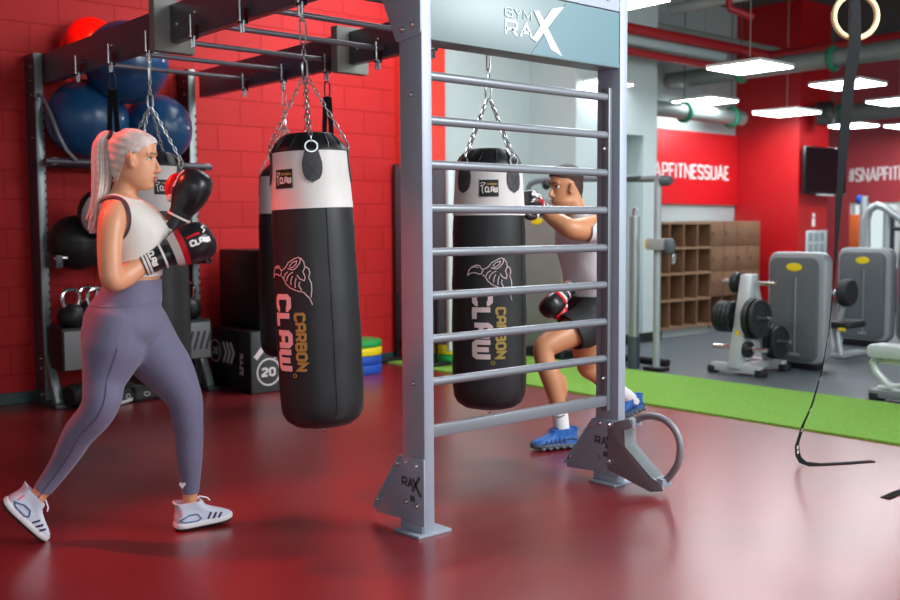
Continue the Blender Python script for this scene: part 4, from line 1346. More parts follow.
for i in range(3):
    for j in range(2):
        b.box(-0.2 + .14 * i, -0.1 + .14 * i, -0.014, -0.011, -0.13 + .14 * j, -0.02 + .14 * j)
b.build('notice_print', mat('notice_print_grey', '#8d999e', 0.5), t, smooth=False)
b = MB()
b.cyl((0, -0.004, 0.36), (0, -0.001, 0.36), 0.03, n=16).box(-0.035, 0.035, -0.004, -0.001, 0.22, 0.32)
tag(b.build('wall_pictogram', PRINTWHITE, None), 'small white pictogram above the pale notice', 'sign').location = (11.75, 6.60, 1.02)
t = thing('upright_frame', 'blue grey upright frame beside the television wall', 'gym machine', (12.35, 6.25, 0))
MB().cyl((0, 0, 0), (0, 0, 1.62), 0.05, n=12).build('post', SILVER, t)
MB().ball((-0.02, 0.05, 1.58), 0.05, 0.05, 0.06, 12, 8).build('blue_cap', mat('blue_cap', '#1f4fb8', 0.4), t)
MB().box(-0.25, 0.25, -0.25, 0.25, 0, 0.04, 0.005).build('base', BLACKMETAL, t)
t = thing('orange_board', 'orange board leaning by the far windows', 'board', (15.2, 7.78, 0))
MB().box(-0.03, 0.03, -0.13, 0.13, 0.85, 1.42, 0.005).build('board_panel', mat('orange_panel', '#e2672a', 0.5), t)
MB().box(-0.03, 0.03, -0.11, -0.08, 0, 0.85).box(-0.03, 0.03, 0.08, 0.11, 0, 0.85).build('leg', BLACKMETAL, t)
t = thing('far_frame', 'dark training frame standing in front of the far windows', 'gym machine', (14.6, 6.6, 0))
for y in (-0.35, 0.35):
    MB().cyl((0, y, 0), (0, y, 1.45), 0.04, n=10).build('post', mat('blue_black_frame', '#2a3338', 0.4), t)
MB().cyl((0, -0.35, 1.2), (0, 0.35, 1.2), 0.035, n=10).build('crossbar', mat('blue_black_frame', '#2a3338', 0.4), t)
MB().lathe([(0.03, -.03), (0.19, -.03), (0.2, 0), (0.19, .03), (0.03, .03)], (0, -.12, 1.2), 24, 'x').build('plate', RUBBER, t)
MB().rbox(-0.3, 0.3, -0.45, 0.45, 0.0, 0.05, 0.05, 'z', 4).build('base', BLACKMETAL, t)

# ------------------------------------------------------------------ gym ring and its strap
RW = mat('birch_ring', '#d9bd92', 0.45, noise=('#c9a878', 9, 0.6))
WEB = mat('black_webbing_strap', '#0e1013', 0.8, spec=0.2)
t = thing('gym_ring', 'pale wooden gym ring hanging at the top right', 'gym ring', (4.712, 2.449, 2.255))
pts = []
for i in range(40):
    a = 2 * PI * i / 40
    pts.append(V((RIGHT.x, RIGHT.y, 0)).normalized() * 0.104 * math.cos(a) + V((0, 0, 0.104 * math.sin(a))))
MB().tube(pts, 0.0145, 12, closed=True).build('ring_body', RW, t)


def strap(mb, pts, widths, side, th=0.0022):
    """flat webbing: pts centre line, widths full width, side vectors"""
    rings = []
    for i, p in enumerate(pts):
        p = V(p)
        a = V(pts[max(i - 1, 0)])
        b = V(pts[min(i + 1, len(pts) - 1)])
        tn = (b - a).normalized()
        s = V(side[i]) if isinstance(side, list) else V(side)
        s = (s - tn * s.dot(tn)).normalized()
        n = tn.cross(s)
        wd = widths[i] if isinstance(widths, list) else widths
        rings.append([p + s * wd / 2 + n * th / 2, p + s * wd / 2 - n * th / 2, p - s * wd / 2 - n * th / 2, p - s * wd / 2 + n * th / 2])
    return mb.loft(rings)


H = V((0.756, -0.654, 0))
D = V((0.654, 0.756, 0))
o = V((4.712, 2.449, 2.255))
up = [V((4.716, 2.46, 2.34)), V((4.72, 2.47, 2.8)), V((4.73, 2.47, 3.985))]
strap(MB(), [p - o for p in up], 0.04, H).build('hanging_strap', WEB, t)
MB().box(-0.028, 0.028, -0.008, 0.02, 0.085, 0.125, 0.004).build('strap_buckle', BLACKMETAL, t)
s1 = [(4.713, 2.452, 2.345), (4.70, 2.44, 2.25), (4.690, 2.436, 2.12), (4.676, 2.46, 1.902), (4.662, 2.471, 1.615), (4.654, 2.482, 1.374), (4.678, 2.504, 1.13), (4.71, 2.529, 0.98), (4.735, 2.563, 0.726), (4.735, 2.596, 0.52), (4.733, 2.646, 0.334), (4.739, 2.697, 0.223), (4.746, 2.733, 0.111), (4.757, 2.734, 0.06), (4.773, 2.728, 0.028), (4.80, 2.70, 0.008), (4.87, 2.65, 0.003), (5.0, 2.58, 0.003), (5.131, 2.514, 0.003)]
o2 = V((4.713, 2.452, 2.345))
wid = [0.06, 0.062, 0.064, 0.064, 0.062, 0.055, 0.045, 0.04, 0.04, 0.04, 0.04, 0.04, 0.042, 0.042, 0.042, 0.042, 0.042, 0.042, 0.042]
wid = [0.062] * len(s1)
tw = [0, 0, 0, 0.1, 0.3, 0.6, 0.95, 1.1, 1.15, 1.1, 1.0, 0.9, 0.8, 0.7, 0.6, 0.55, 0.55, 0.6, 0.7]
wid = [0.045, 0.048, 0.056, 0.060, 0.056, 0.05, 0.045, 0.042, 0.04, 0.04, 0.04, 0.04, 0.042, 0.042, 0.042, 0.042, 0.042, 0.042, 0.042]
st = tag(strap(MB(), [V(p) - o2 for p in s1], wid, [H * math.cos(a) + D * math.sin(a) for a in tw]).build('ring_strap', WEB, None, angle=60), 'black numbered webbing strap trailing from the gym ring to the floor', 'strap')
st.location = o2
mk = MB()
for i in (7, 8, 9, 10, 11, 12):
    for k in (0.25, 0.75):
        p = V(s1[i]).lerp(V(s1[i + 1]), k) - o2
        tn = (V(s1[i + 1]) - V(s1[i])).normalized()
        a = tw[i]
        s = H * math.cos(a) + D * math.sin(a)
        s = (s - tn * s.dot(tn)).normalized()
        n = s.cross(tn)
        if n.dot(D) > 0:
            n = -n
        f = planar(p + n * 0.0016, s, tn, n)
        if k == 0.25 or i > 11:
            mk.ribbon([(-0.004, -0.006), (0.006, -0.006), (0.006, 0.006), (-0.004, 0.006)], 0.005, f, 0.001, closed=True)
mk.build('strap_numbers', PRINTWHITE, st, smooth=False)
s2 = [(4.466, 2.127, 0.003), (4.60, 2.135, 0.003), (4.74, 2.115, 0.006), (4.84, 2.09, 0.03), (4.90, 2.07, 0.10), (4.93, 2.05, 0.25), (4.95, 2.03, 0.6), (4.98, 2.0, 1.4), (5.0, 1.98, 2.6), (5.0, 1.98, 3.98)]
o3 = V(s2[0])
st2 = tag(strap(MB(), [V(p) - o3 for p in s2], 0.045, [V((-.5, .8, 0))] * 4 + [V((-.3, .9, 0))] * 6).build('ring_strap', WEB, None, angle=60), 'end of a second black strap lying on the floor at the right edge', 'strap')
st2.location = o3

# suspension straps on the rig
def suspension(x, y, zend, label):
    t = thing('suspension_strap', label, 'strap', (x, y, 2.2), 0, 'black suspension straps on the rig')
    MB().link((0, 0, -0.05), (0, 0, 1), (1, 0, 0), 0.11, 0.05, 0.0055).build('carabiner', BLACKMETAL, t)
    for s in (-1, 1):
        strap(MB(), [H * 0.012 * s + V((0, 0, -0.10)), H * 0.03 * s + V((0, 0, -0.5)), H * 0.04 * s + V((0, 0, zend - 2.2))], 0.032, H).build('strap', WEB, t)
        c = H * 0.04 * s + V((0, 0, zend - 2.2))
        MB().cyl(c + V((0, 0, -0.02)) - D * 0.06, c + V((0, 0, -0.02)) + D * 0.06, 0.016, n=12).build('grip', RUBBER, t)
    return t


suspension(XL - 0.035, 6.03, 1.35, 'black suspension strap hanging behind the ponytail')
suspension(XR - 0.035, 5.50, 1.2, 'black suspension strap hanging behind the nearest punching bag')
# ------------------------------------------------------------------ people
cr = cr_pts


def limb(mb, pts, grow=0.0, k=6, n=20, cap=True):
    """pts: (x, y, z, r) joints; smooth tapering tube with round ends"""
    P = cr(pts, k)
    c = [V(p[:3]) for p in P]
    r = [p[3] + grow for p in P]
    if cap:
        for end in (0, -1):
            d = (c[0] - c[1]).normalized() if end == 0 else (c[-1] - c[-2]).normalized()
            e, rr = c[end], r[end]
            add = [(e + d * rr * math.sin(a), rr * math.cos(a)) for a in (0.45, 0.9, 1.25, 1.5)]
            if end == 0:
                c = [q[0] for q in reversed(add)] + c
                r = [max(q[1], 0.003) for q in reversed(add)] + r
            else:
                c = c + [q[0] for q in add]
                r = r + [max(q[1], 0.003) for q in add]
    mb.tube(c, r, n)


def trunk(mb, rings, fwd, grow=0.0, n=36, ex=0.9):
    """rings: (x, y, z, half depth along fwd, half width) from below upwards"""
    f = V((fwd[0], fwd[1], 0)).normalized()
    s = V((-f.y, f.x, 0))
    R = cr(rings, 5)
    out = []
    for x, y, z, rd, rw in R:
        ring = []
        for i in range(n):
            t = 2 * PI * i / n
            ct, st = math.cos(t), math.sin(t)
            ring.append(V((x, y, z)) + f * (rd + grow) * math.copysign(abs(ct) ** ex, ct) + s * (rw + grow) * math.copysign(abs(st) ** ex, st))
        out.append(ring)
    mb.loft(out)


def head(mb, M, sc_=1.0, male=False):
    """M maps (forward, left, up) to person space"""
    T = lambda f, s, u: M @ V((f * sc_, s * sc_, u * sc_))
    jw = 1.1 if male else 1.0
    prof = [(-.132, .062, .03, .012), (-.126, .072, .0, .028 * jw), (-.115, .077, -.03, .042 * jw), (-.10, .081, -.063, .053 * jw), (-.085, .085, -.078, .060 * jw), (-.065, .087, -.09, .064), (-.04, .087, -.10, .068), (-.015, .085, -.104, .071), (.005, .083, -.106, .0725),
            (.025, .092, -.106, .073), (.06, .090, -.103, .072), (.085, .076, -.088, .064), (.105, .048, -.062, .05), (.117, .018, -.035, .028), (.121, .0, -.015, .008)]
    rings = []
    n = 32
    for u, fr, bk, w in cr(prof, 3):
        c = (fr + bk) / 2
        h = (fr - bk) / 2
        ring = []
        for i in range(n):
            t = 2 * PI * i / n
            ct, st = math.cos(t), math.sin(t)
            ring.append(T(c + h * math.copysign(abs(ct) ** 0.88, ct), w * st * (1 - 0.10 * max(0, ct)), u))
        rings.append(ring)
    mb.loft(rings)
    def tb(pts, k=4):
        P = cr(pts, k)
        mb.tube([T(*p[:3]) for p in P], [p[3] * sc_ for p in P], 12)
    def bl(f, s, u, a, b, c):
        base = MB()
        rr = []
        for j in range(11):
            t = -PI / 2 + PI * j / 10
            k = max(math.cos(t), .02)
            rr.append([T(f + a * k * math.cos(2 * PI * i / 16), s + b * k * math.sin(2 * PI * i / 16), u + c * math.sin(t)) for i in range(16)])
        mb.loft(rr)
    tb([(.078, 0, .018, .007), (.090, 0, -.005, .0085), (.101, 0, -.032, .0110), (.105, 0, -.044, .0115), (.094, 0, -.053, .010)])
    for s in (-1, 1):
        bl(.091, s * .0125, -.049, .012, .009, .008)
        bl(.006, s * .077, -.012, .017, .015, .031)
        bl(.004, s * .088, .004, .014, .010, .021)
        bl(.012, s * .084, -.030, .009, .009, .013)
        tb([(.088, s * .012, .021, .006), (.083, s * .032, .026, .007), (.066, s * .05, .022, .006)])
    bl(.083, 0, -.0735, .0105, .022, .0075)
    bl(.080, 0, -.087, .0105, .019, .008)
    bl(.066, 0, -.112, .018, .024 * jw, .016)


def remeshed(mb, voxel=0.006, smooth=4):
    me = bpy.data.meshes.new('tmp')
    bmesh.ops.recalc_face_normals(mb.bm, faces=mb.bm.faces)
    mb.bm.to_mesh(me)
    mb.bm.free()
    o = bpy.data.objects.new('tmp', me)
    C.objects.link(o)
    r = o.modifiers.new('r', 'REMESH')
    r.mode = 'VOXEL'
    r.voxel_size = voxel
    s = o.modifiers.new('s', 'SMOOTH')
    s.factor = 0.5
    s.iterations = smooth
    bpy.context.view_layer.update()
    ev = o.evaluated_get(bpy.context.evaluated_depsgraph_get())
    out = bpy.data.meshes.new_from_object(ev)
    bpy.data.objects.remove(o)
    bpy.data.meshes.remove(me)
    return out


def skin_obj(name, me, m, parent, cut=None):
    me.name = name
    me.materials.clear()
    me.materials.append(m)
    for p in me.polygons:
        p.use_smooth = True
    o = bpy.data.objects.new(name, me)
    C.objects.link(o)
    o.parent = parent
    return o


def garment(name, me, g, off, m, parent, rim=0.006, wob=None):
    """the part of surface me where g(p) > 0, pushed out by off(p), with a turned-in rim"""
    vs = [v.co.copy() for v in me.vertices]
    ns = [v.normal.copy() for v in me.vertices]
    gv = [g(p) for p in vs]
    bm = bmesh.new()
    cache = {}
    inner = {}
    def vert(i):
        if i not in cache:
            o = off(vs[i]) if callable(off) else off
            w_ = wob(vs[i]) if wob else 0
            v = bm.verts.new(vs[i] + ns[i] * (o + w_))
            cache[i] = v
            inner[v] = vs[i] + ns[i] * (o + w_ - rim)
        return cache[i]
    def mid(i, j):
        k = (min(i, j), max(i, j))
        if k not in cache:
            t = gv[i] / (gv[i] - gv[j])
            p = vs[i].lerp(vs[j], t)
            n = (ns[i].lerp(ns[j], t)).normalized()
            o = off(p) if callable(off) else off
            w_ = wob(p) if wob else 0
            v = bm.verts.new(p + n * (o + w_))
            cache[k] = v
            inner[v] = p + n * (o + w_ - rim)
        return cache[k]
    for f in me.polygons:
        idx = list(f.vertices)
        if all(gv[i] <= 0 for i in idx):
            continue
        if all(gv[i] > 0 for i in idx):
            try:
                bm.faces.new([vert(i) for i in idx])
            except ValueError:
                pass
            continue
        for tri in [(idx[0], idx[k], idx[k + 1]) for k in range(1, len(idx) - 1)]:
            poly = []
            for a, b in zip(tri, tri[1:] + tri[:1]):
                if gv[a] > 0:
                    poly.append(vert(a))
                if (gv[a] > 0) != (gv[b] > 0):
                    poly.append(mid(a, b))
            q = []
            for v in poly:
                if not q or q[-1] is not v:
                    q.append(v)
            if len(q) > 2 and len(set(q)) == len(q):
                try:
                    bm.faces.new(q)
                except ValueError:
                    pass
    be = [e for e in bm.edges if len(e.link_faces) == 1]
    inn = {}
    for e in be:
        for v in e.verts:
            if v not in inn:
                inn[v] = bm.verts.new(inner[v])
    for e in be:
        a, b = e.verts
        try:
            bm.faces.new((b, a, inn[a], inn[b]))
        except ValueError:
            pass
    o = bpy.data.meshes.new(name)
    bmesh.ops.recalc_face_normals(bm, faces=bm.faces)
    bm.to_mesh(o)
    bm.free()
    for p in o.polygons:
        p.use_smooth = True
    o.set_sharp_from_angle(angle=math.radians(60))
    return skin_obj(name, o, m, parent)


def frame(o, x, up):
    """matrix with X along x, Z near up"""
    x = V(x).normalized()
    z = V(up)
    z = (z - x * z.dot(x)).normalized()
    y = z.cross(x)
    m = Matrix((x, y, z)).transposed().to_4x4()
    m.translation = V(o)
    return m


GBLACK = mat('glove_black_leather', '#1d1d21', 0.3, 0, noise=('#26262b', 9, 0.5), bump=(20, 0.12, 0.004))
GWHITE = mat('glove_white_leather', '#e3dcda', 0.4)
GRED = mat('glove_red_leather', '#d01526', 0.35)


def glove(M, parent, scale=1.0, thumb=1, red_palm=False, letters=True, cuff=True, cuff_flip=-1, letter_side=-1, accents=True):
    """boxing glove in the frame M: x from wrist to knuckles, z back of the hand, y thumb side"""
    T = lambda x, y, z: M @ V((x * scale, y * scale, z * scale))
    def rings(lst, grow=0.0):
        out = []
        for x, ry, rz, zc, tl in cr(lst, 4):
            ring = []
            for i in range(32):
                t = 2 * PI * i / 32
                ct, st = math.cos(t), math.sin(t)
                yy = (ry + grow) * math.copysign(abs(ct) ** 0.85, ct)
                zz = (rz + grow) * math.copysign(abs(st) ** 0.85, st)
                ring.append(T(x + tl * zz, yy, zc + zz))
            out.append(ring)
        return out
    hand = [(-0.005, .046, .042, 0, 0), (0.02, .055, .052, 0, 0), (0.05, .066, .066, .004, .02), (0.09, .074, .079, .006, .06), (0.13, .075, .084, .002, .08), (0.165, .068, .076, -.006, .06), (0.188, .052, .056, -.012, .03), (0.2, .022, .026, -.016, 0)]
    g = MB().loft(rings(hand)).build('glove', GRED if red_palm == 'all' else GBLACK, parent, angle=60)
    fold = MB()
    fold.tube([T(0.15, -0.06 + 0.024 * i, -0.085 + 0.004 * abs(i - 2.5)) for i in range(6)], 0.005 * scale, 8)
    fold.build('palm_fold', mat('glove_seam', '#0f0f12', 0.5), g)
    if accents:
        MB().loft(rings([(0.02, .055, .052, 0, 0), (0.035, .0605, .059, .002, .01), (0.05, .066, .066, .004, .02)], 0.002)).build('white_band', GWHITE, g, angle=60)
        MB().loft(rings([(0.05, .066, .066, .004, .02), (0.06, .0685, .0695, .0045, .03), (0.072, .071, .074, .005, .045)], 0.0022)).build('red_band', GRED, g, angle=60)
    th = [(0.035, .050 * thumb, -.02, .024), (0.07, .082 * thumb, -.022, .029), (0.11, .088 * thumb, -.03, .028), (0.135, .074 * thumb, -.042, .022)]
    P = cr(th, 5)
    MB().tube([T(*p[:3]) for p in P] + [T(P[-1][0] + .016, P[-1][1] - .006 * thumb, P[-1][2] - .006)], [p[3] * scale for p in P] + [0.008 * scale], 16).build('thumb', GRED if red_palm else GBLACK, g, angle=60)
    MB().tube([T(0.03, .048 * thumb, -.018), T(0.034, .055 * thumb, -.018), T(0.05, .064 * thumb, -.019), T(0.056, .068 * thumb, -.02)], [.010 * scale, .0265 * scale, .029 * scale, .024 * scale], 16).build('thumb_base', GWHITE, g, angle=60)
    if cuff:
        c0 = [(-0.105, .049, .047, 0, 0), (-0.07, .048, .046, 0, 0), (-0.03, .046, .044, 0, 0), (0.005, .047, .044, 0, 0)]
        cf = MB().loft(rings(c0, .002)).build('cuff', GBLACK, g, angle=60)
        for x in (-0.102, -0.088, -0.024):
            MB().loft(rings([(x, .049, .047, 0, 0), (x + .004, .049, .047, 0, 0), (x + .009, .049, .047, 0, 0)], .0032)).build('cuff_stripe', GWHITE, cf, angle=60)
    if letters:
        def fn(x0, th0, rr):
            def q(s, t, h):
                a = th0 + t / rr
                return T(x0 + s, (rr + h) * math.cos(a), (rr + h) * math.sin(a))
            return q
        # lettering on the cuff and on the back of the hand, on the side chosen by letter_side (angle in the y/z plane)
        ang = letter_side
        mb = MB()
        write(mb, 'CLAW', 0, 0, 0.026, 0.0065, lambda s, t, h: fn(0, ang, 0.0515)(-0.075 + t, -s * cuff_flip + .032 * cuff_flip, h), length=0.066, gap=.3, step=.006, h=.0012)
        mb.build('cuff_lettering', PRINTWHITE, g, smooth=False)
        mb = MB()
        def bk(s, t, h):
            # back of hand: follow the ellipse at that x
            x = s
            import bisect
            L = cr(hand, 4)
            for a_, b_ in zip(L, L[1:]):
                if a_[0] <= x <= b_[0]:
                    k = (x - a_[0]) / max(b_[0] - a_[0], 1e-6)
                    ry, rz, zc, tl = [a_[i] + (b_[i] - a_[i]) * k for i in (1, 2, 3, 4)]
                    break
            else:
                ry, rz, zc, tl = hand[4][1:]
            a = ang - t / 0.075
            ct, st = math.cos(a), math.sin(a)
            zz = (rz + .003 + h) * math.copysign(abs(st) ** .85, st)
            return T(x + tl * zz, (ry + .003 + h) * math.copysign(abs(ct) ** .85, ct), zc + zz)
        write(mb, 'CLAW', 0.085, -0.022, 0.028, 0.008, bk, length=0.085, gap=.3, step=.006, h=.0012)
        mb.ribbon([(0.15, 0.022), (0.163, 0.032), (0.155, 0.042), (0.168, 0.05)], 0.005, bk, .0012, .006)
        mb.build('glove_lettering', PRINTWHITE, g, smooth=False)
        mb = MB()
        mb.ribbon([(0.082, 0.020), (0.135, 0.022)], 0.010, bk, .0012, .006)
        mb.build('glove_flash', GRED, g, smooth=False)
    return g


# ---- boxing woman (person space: x across the view, y away, z up; root turned to match the camera heading)
WR = V((-1.35, 4.07, 0))
HEAD_A, HEAD_B = V((0.756141, -0.654409, 0)), V((0.654092, 0.756415, 0))


def at_cam(a, b):
    return HEAD_A * a + HEAD_B * b


woman = thing('person', 'woman with silver ponytail in lilac leggings and white crop top, boxing gloves raised', 'person', at_cam(WR.x, WR.y), math.radians(-40.875))
SKIN = mat('fair_skin', '#d99a76', 0.45, noise=('#d08e6b', 14, 0.4), sss=0.12)
LILAC = mat('lilac_knit', '#6c6985', 0.75, noise=('#64617c', 300, 0.6), bump=(500, .25, .001), sheen=0.2)
SEAM = mat('legging_seam', '#5d5a76', 0.8)
TOPW = mat('white_jersey', '#d9d3cd', 0.7, bump=(300, .2, .001))
PIPE = mat('plum_piping', '#4d3340', 0.6)


def L(pts):
    return [(p[0] - WR.x, p[1] - WR.y) + tuple(p[2:]) for p in pts]


w_trunk = L([(-1.33, 4.07, .735, .04, .06), (-1.335, 4.07, .77, .09, .125), (-1.33, 4.07, .82, .138, .163), (-1.326, 4.07, .87, .147, .168), (-1.325, 4.07, .92, .141, .157), (-1.302, 4.07, .98, .120, .138), (-1.285, 4.07, 1.03, .104, .124), (-1.280, 4.07, 1.10, .106, .126), (-1.270, 4.07, 1.18, .120, .14), (-1.266, 4.07, 1.225, .121, .142), (-1.280, 4.07, 1.29, .110, .146), (-1.302, 4.07, 1.335, .086, .142), (-1.318, 4.07, 1.365, .066, .115), (-1.316, 4.07, 1.39, .055, .062), (-1.31, 4.07, 1.405, .05, .05)])
w_neck = L([(-1.318, 4.07, 1.34, .058), (-1.308, 4.07, 1.40, .051), (-1.292, 4.07, 1.45, .049), (-1.288, 4.07, 1.50, .052)])
w_legF = L([(-1.285, 4.145, .87, .108), (-1.245, 4.148, .76, .117), (-1.17, 4.14, .665, .101), (-1.11, 4.125, .57, .074), (-1.095, 4.12, .52, .066), (-1.088, 4.12, .455, .058), (-1.086, 4.125, .40, .054), (-1.087, 4.13, .30, .048), (-1.090, 4.14, .20, .037), (-1.092, 4.14, .14, .031), (-1.094, 4.14, .085, .027), (-1.095, 4.14, .05, .022)])
w_legB = L([(-1.33, 3.99, .87, .108), (-1.348, 3.985, .765, .116), (-1.372, 3.955, .655, .080), (-1.375, 3.93, .58, .070), (-1.405, 3.93, .52, .064), (-1.475, 3.945, .445, .058), (-1.52, 3.96, .375, .051), (-1.57, 3.97, .30, .041), (-1.63, 3.965, .22, .034), (-1.668, 3.945, .165, .030), (-1.688, 3.935, .13, .025)])
w_armR = L([(-1.31, 3.955, 1.318, .052), (-1.310, 3.915, 1.275, .053), (-1.309, 3.880, 1.20, .047), (-1.303, 3.857, 1.11, .044), (-1.294, 3.858, 1.055, .042), (-1.268, 3.918, 1.068, .045), (-1.221, 3.975, 1.110, .040), (-1.16, 4.005, 1.138, .033), (-1.11, 4.023, 1.158, .03), (-1.04, 4.075, 1.195, .035)])
w_armL = L([(-1.29, 4.195, 1.32, .056), (-1.25, 4.225, 1.28, .056), (-1.19, 4.255, 1.20, .046), (-1.145, 4.26, 1.135, .040), (-1.13, 4.25, 1.16, .041), (-1.128, 4.248, 1.23, .035), (-1.125, 4.25, 1.30, .030), (-1.11, 4.255, 1.37, .036)])
HS = 0.93
HM = frame(V((-1.263, 4.07, 1.531)) - WR, V((1, 0.04, -0.04)), (0.04, 0, 1))
mb = MB()
trunk(mb, w_trunk, (1, 0))
for p in (w_neck, w_legF, w_legB, w_armR, w_armL):
    limb(mb, p)
# bust, seat and calf fullness
for s in (-1, 1):
    mb.ball(V((-1.215, 4.07 + .06 * s, 1.23)) - WR, .060, .062, .066)
    mb.ball(V((-1.378, 4.07 + .075 * s, .825)) - WR, .088, .09, .125)
head(mb, HM, HS)
w_me = remeshed(mb, 0.0055, 4)
body = skin_obj('body', w_me, SKIN, woman)

# leggings
mb = MB()
trunk(mb, [r for r in w_trunk if r[2] < 1.12], (1, 0), 0.004)
for p in (w_legF, w_legB):
    limb(mb, p, 0.004)
for s in (-1, 1):
    mb.ball(V((-1.378, 4.07 + .075 * s, .825)) - WR, .092, .094, .129)
lg = remeshed(mb, 0.006, 26)
shin = (V((-1.52, 3.96, .375)) - V((-1.66, 3.985, .165))).normalized()
cutB = V((-1.630, 3.962, .216)) - WR


def g_leg(p):
    g = 1.048 + 0.02 * (p.x - 0.05) * -1 - p.z
    if p.z < .4:
        g = min(g, (p - cutB).dot(shin) if p.x < -0.03 else p.z - 0.152)
    return g


leg_o = garment('leggings', lg, g_leg, 0.001, LILAC, woman, 0.005)
garment('waistband', lg, lambda p: min(1.05 - p.z, p.z - 0.955 - 0.06 * abs(p.x + 0.0) + .01), 0.0035, LILAC, leg_o, 0.003)
# side seam on the back leg
sb = MB()
P = cr(w_legB, 5)
path = []
for i, p in enumerate(P[4:-7]):
    j = i + 4
    t = (V(P[j + 1][:3]) - V(P[j][:3])).normalized()
    n = V((0.45, -0.9, 0.1))
    n = (n - t * n.dot(t)).normalized()
    path.append(V(p[:3]) + n * (p[3] + 0.0052))
sb.tube(path, 0.0022, 6).build('side_seam', SEAM, leg_o)
hm = MB()
f = planar(V((-1.112, 4.14 - 0.0415, 0.192)) - WR, (1, 0, 0), (0, 0, 1), (0, -1, 0))
hm.prism([f(x, z, -0.004) for x, z in [(0, -.013), (.013, .004), (.011, .012), (.004, .012), (0, .006), (-.004, .012), (-.011, .012), (-.013, .004)]], (0, -0.006, 0))
hm.build('legging_badge', PRINTWHITE, leg_o, smooth=False)

# crop top from the trunk alone
mb = MB()
trunk(mb, [r for r in w_trunk if r[2] > .9], (1, 0), 0.005)
for s in (-1, 1):
    mb.ball(V((-1.215, 4.07 + .06 * s, 1.23)) - WR, .065, .067, .071)
tp = remeshed(mb, 0.006, 16)


def armhole(p):
    c = (0.022, 1.285)
    return math.sqrt(((p.x - c[0]) / .082) ** 2 + ((p.z - c[1]) / .088) ** 2) - 1


def g_top(p):
    g = min(p.z - 1.063, 1.392 - p.z - 0.35 * max(0, p.x - 0.03))
    if abs(p.y) > 0.085:
        g = min(g, armhole(p) * 0.08)
    return g


top_o = garment('crop_top', tp, g_top, 0.002, TOPW, woman, 0.006)


def g_pipe(p):
    if p.y > 0 or abs(p.y) < 0.075 or p.z < 1.2:
        return -1
    a = armhole(p) * 0.08
    return min(a + 0.002, 0.008 - a)


garment('armhole_piping', tp, g_pipe, 0.0045, PIPE, top_o, 0.005)

# hair cap
HI = HM.inverted()
HAIR = mat('silver_blonde_hair', '#dccbc5', 0.42, noise=('#c0a59c', 60, 0.8), sheen=0.3)
nt = HAIR.node_tree
mpn = nt.nodes.new('ShaderNodeMapping')
mpn.inputs['Scale'].default_value = (0.5, 3.0, 1.0)
for l_ in list(nt.links):
    if l_.to_node.type == 'TEX_NOISE':
        src = l_.from_socket
        to = l_.to_socket
        nt.links.remove(l_)
        nt.links.new(src, mpn.inputs['Vector'])
        nt.links.new(mpn.outputs['Vector'], to)


def line(p, a, b):
    d = (b[0] - a[0], b[1] - a[1])
    n = math.hypot(*d)
    return ((p[0] - a[0]) * -d[1] + (p[1] - a[1]) * d[0]) / n


def g_hair(p):
    q = HI @ p / HS
    if q.z < -0.10:
        return -0.05
    h1 = line((q.x, q.z), (0.022, 0.022), (0.088, 0.072)) * 1.0
    h2 = line((q.x, q.z), (-0.055, -0.085), (-0.004, 0.022))
    h3 = line((q.x, q.z), (-0.004, 0.022), (0.022, 0.022))
    return max(h1 if q.x > 0.02 else -1, h2 if q.z < 0.022 else -1, (q.z - 0.022) if q.x <= 0.022 and q.x > -0.004 else -1, 0.01 if (q.x <= -0.004 and q.z >= 0.022) else -1)


def hair_off(p):
    q = HI @ p
    return 0.006 + 0.006 * max(0, min(1, (q.z + .02) / .1))


hair_o = garment('hair', w_me, g_hair, hair_off, HAIR, woman, 0.01, wob=lambda p: 0.0015 * math.sin(210 * (HI @ p).z + 60 * (HI @ p).x))
pt = MB()
rnd = random.Random(3)
core = [(-1.335, 4.07, 1.606, .018), (-1.365, 4.07, 1.625, .027), (-1.388, 4.065, 1.605, .034), (-1.394, 4.06, 1.55, .038), (-1.394, 4.055, 1.46, .040), (-1.402, 4.045, 1.37, .034), (-1.416, 4.04, 1.30, .022), (-1.43, 4.035, 1.255, .010)]
limb(pt, L([(a, b, c, r * .8) for a, b, c, r in core]))
for i in range(26):
    an = 2 * PI * i / 26
    k = 0.55 + 0.35 * rnd.random()
    e = 0.85 + 0.2 * rnd.random()
    jx, jy = rnd.uniform(-.02, .02), rnd.uniform(-.02, .02)
    pts = []
    for j, (a, b, c, r) in enumerate(core):
        u = j / (len(core) - 1)
        cc = c if j < 3 else core[3][2] - (core[3][2] - c) * e
        pts.append((a + math.cos(an) * r * k + jx * u, b + math.sin(an) * r * k + jy * u, cc + math.cos(an) * 0.01 * (1 - u), 0.010 * (1 - .55 * u)))
    limb(pt, L(pts), n=8, k=4)
pt.build('ponytail', HAIR, hair_o, angle=80)
MB().torus(V((-1.350, 4.07, 1.613)) - WR, 0.028, 0.009, 'x', 20, 8).build('hair_tie', BLACKLEATHER, hair_o)


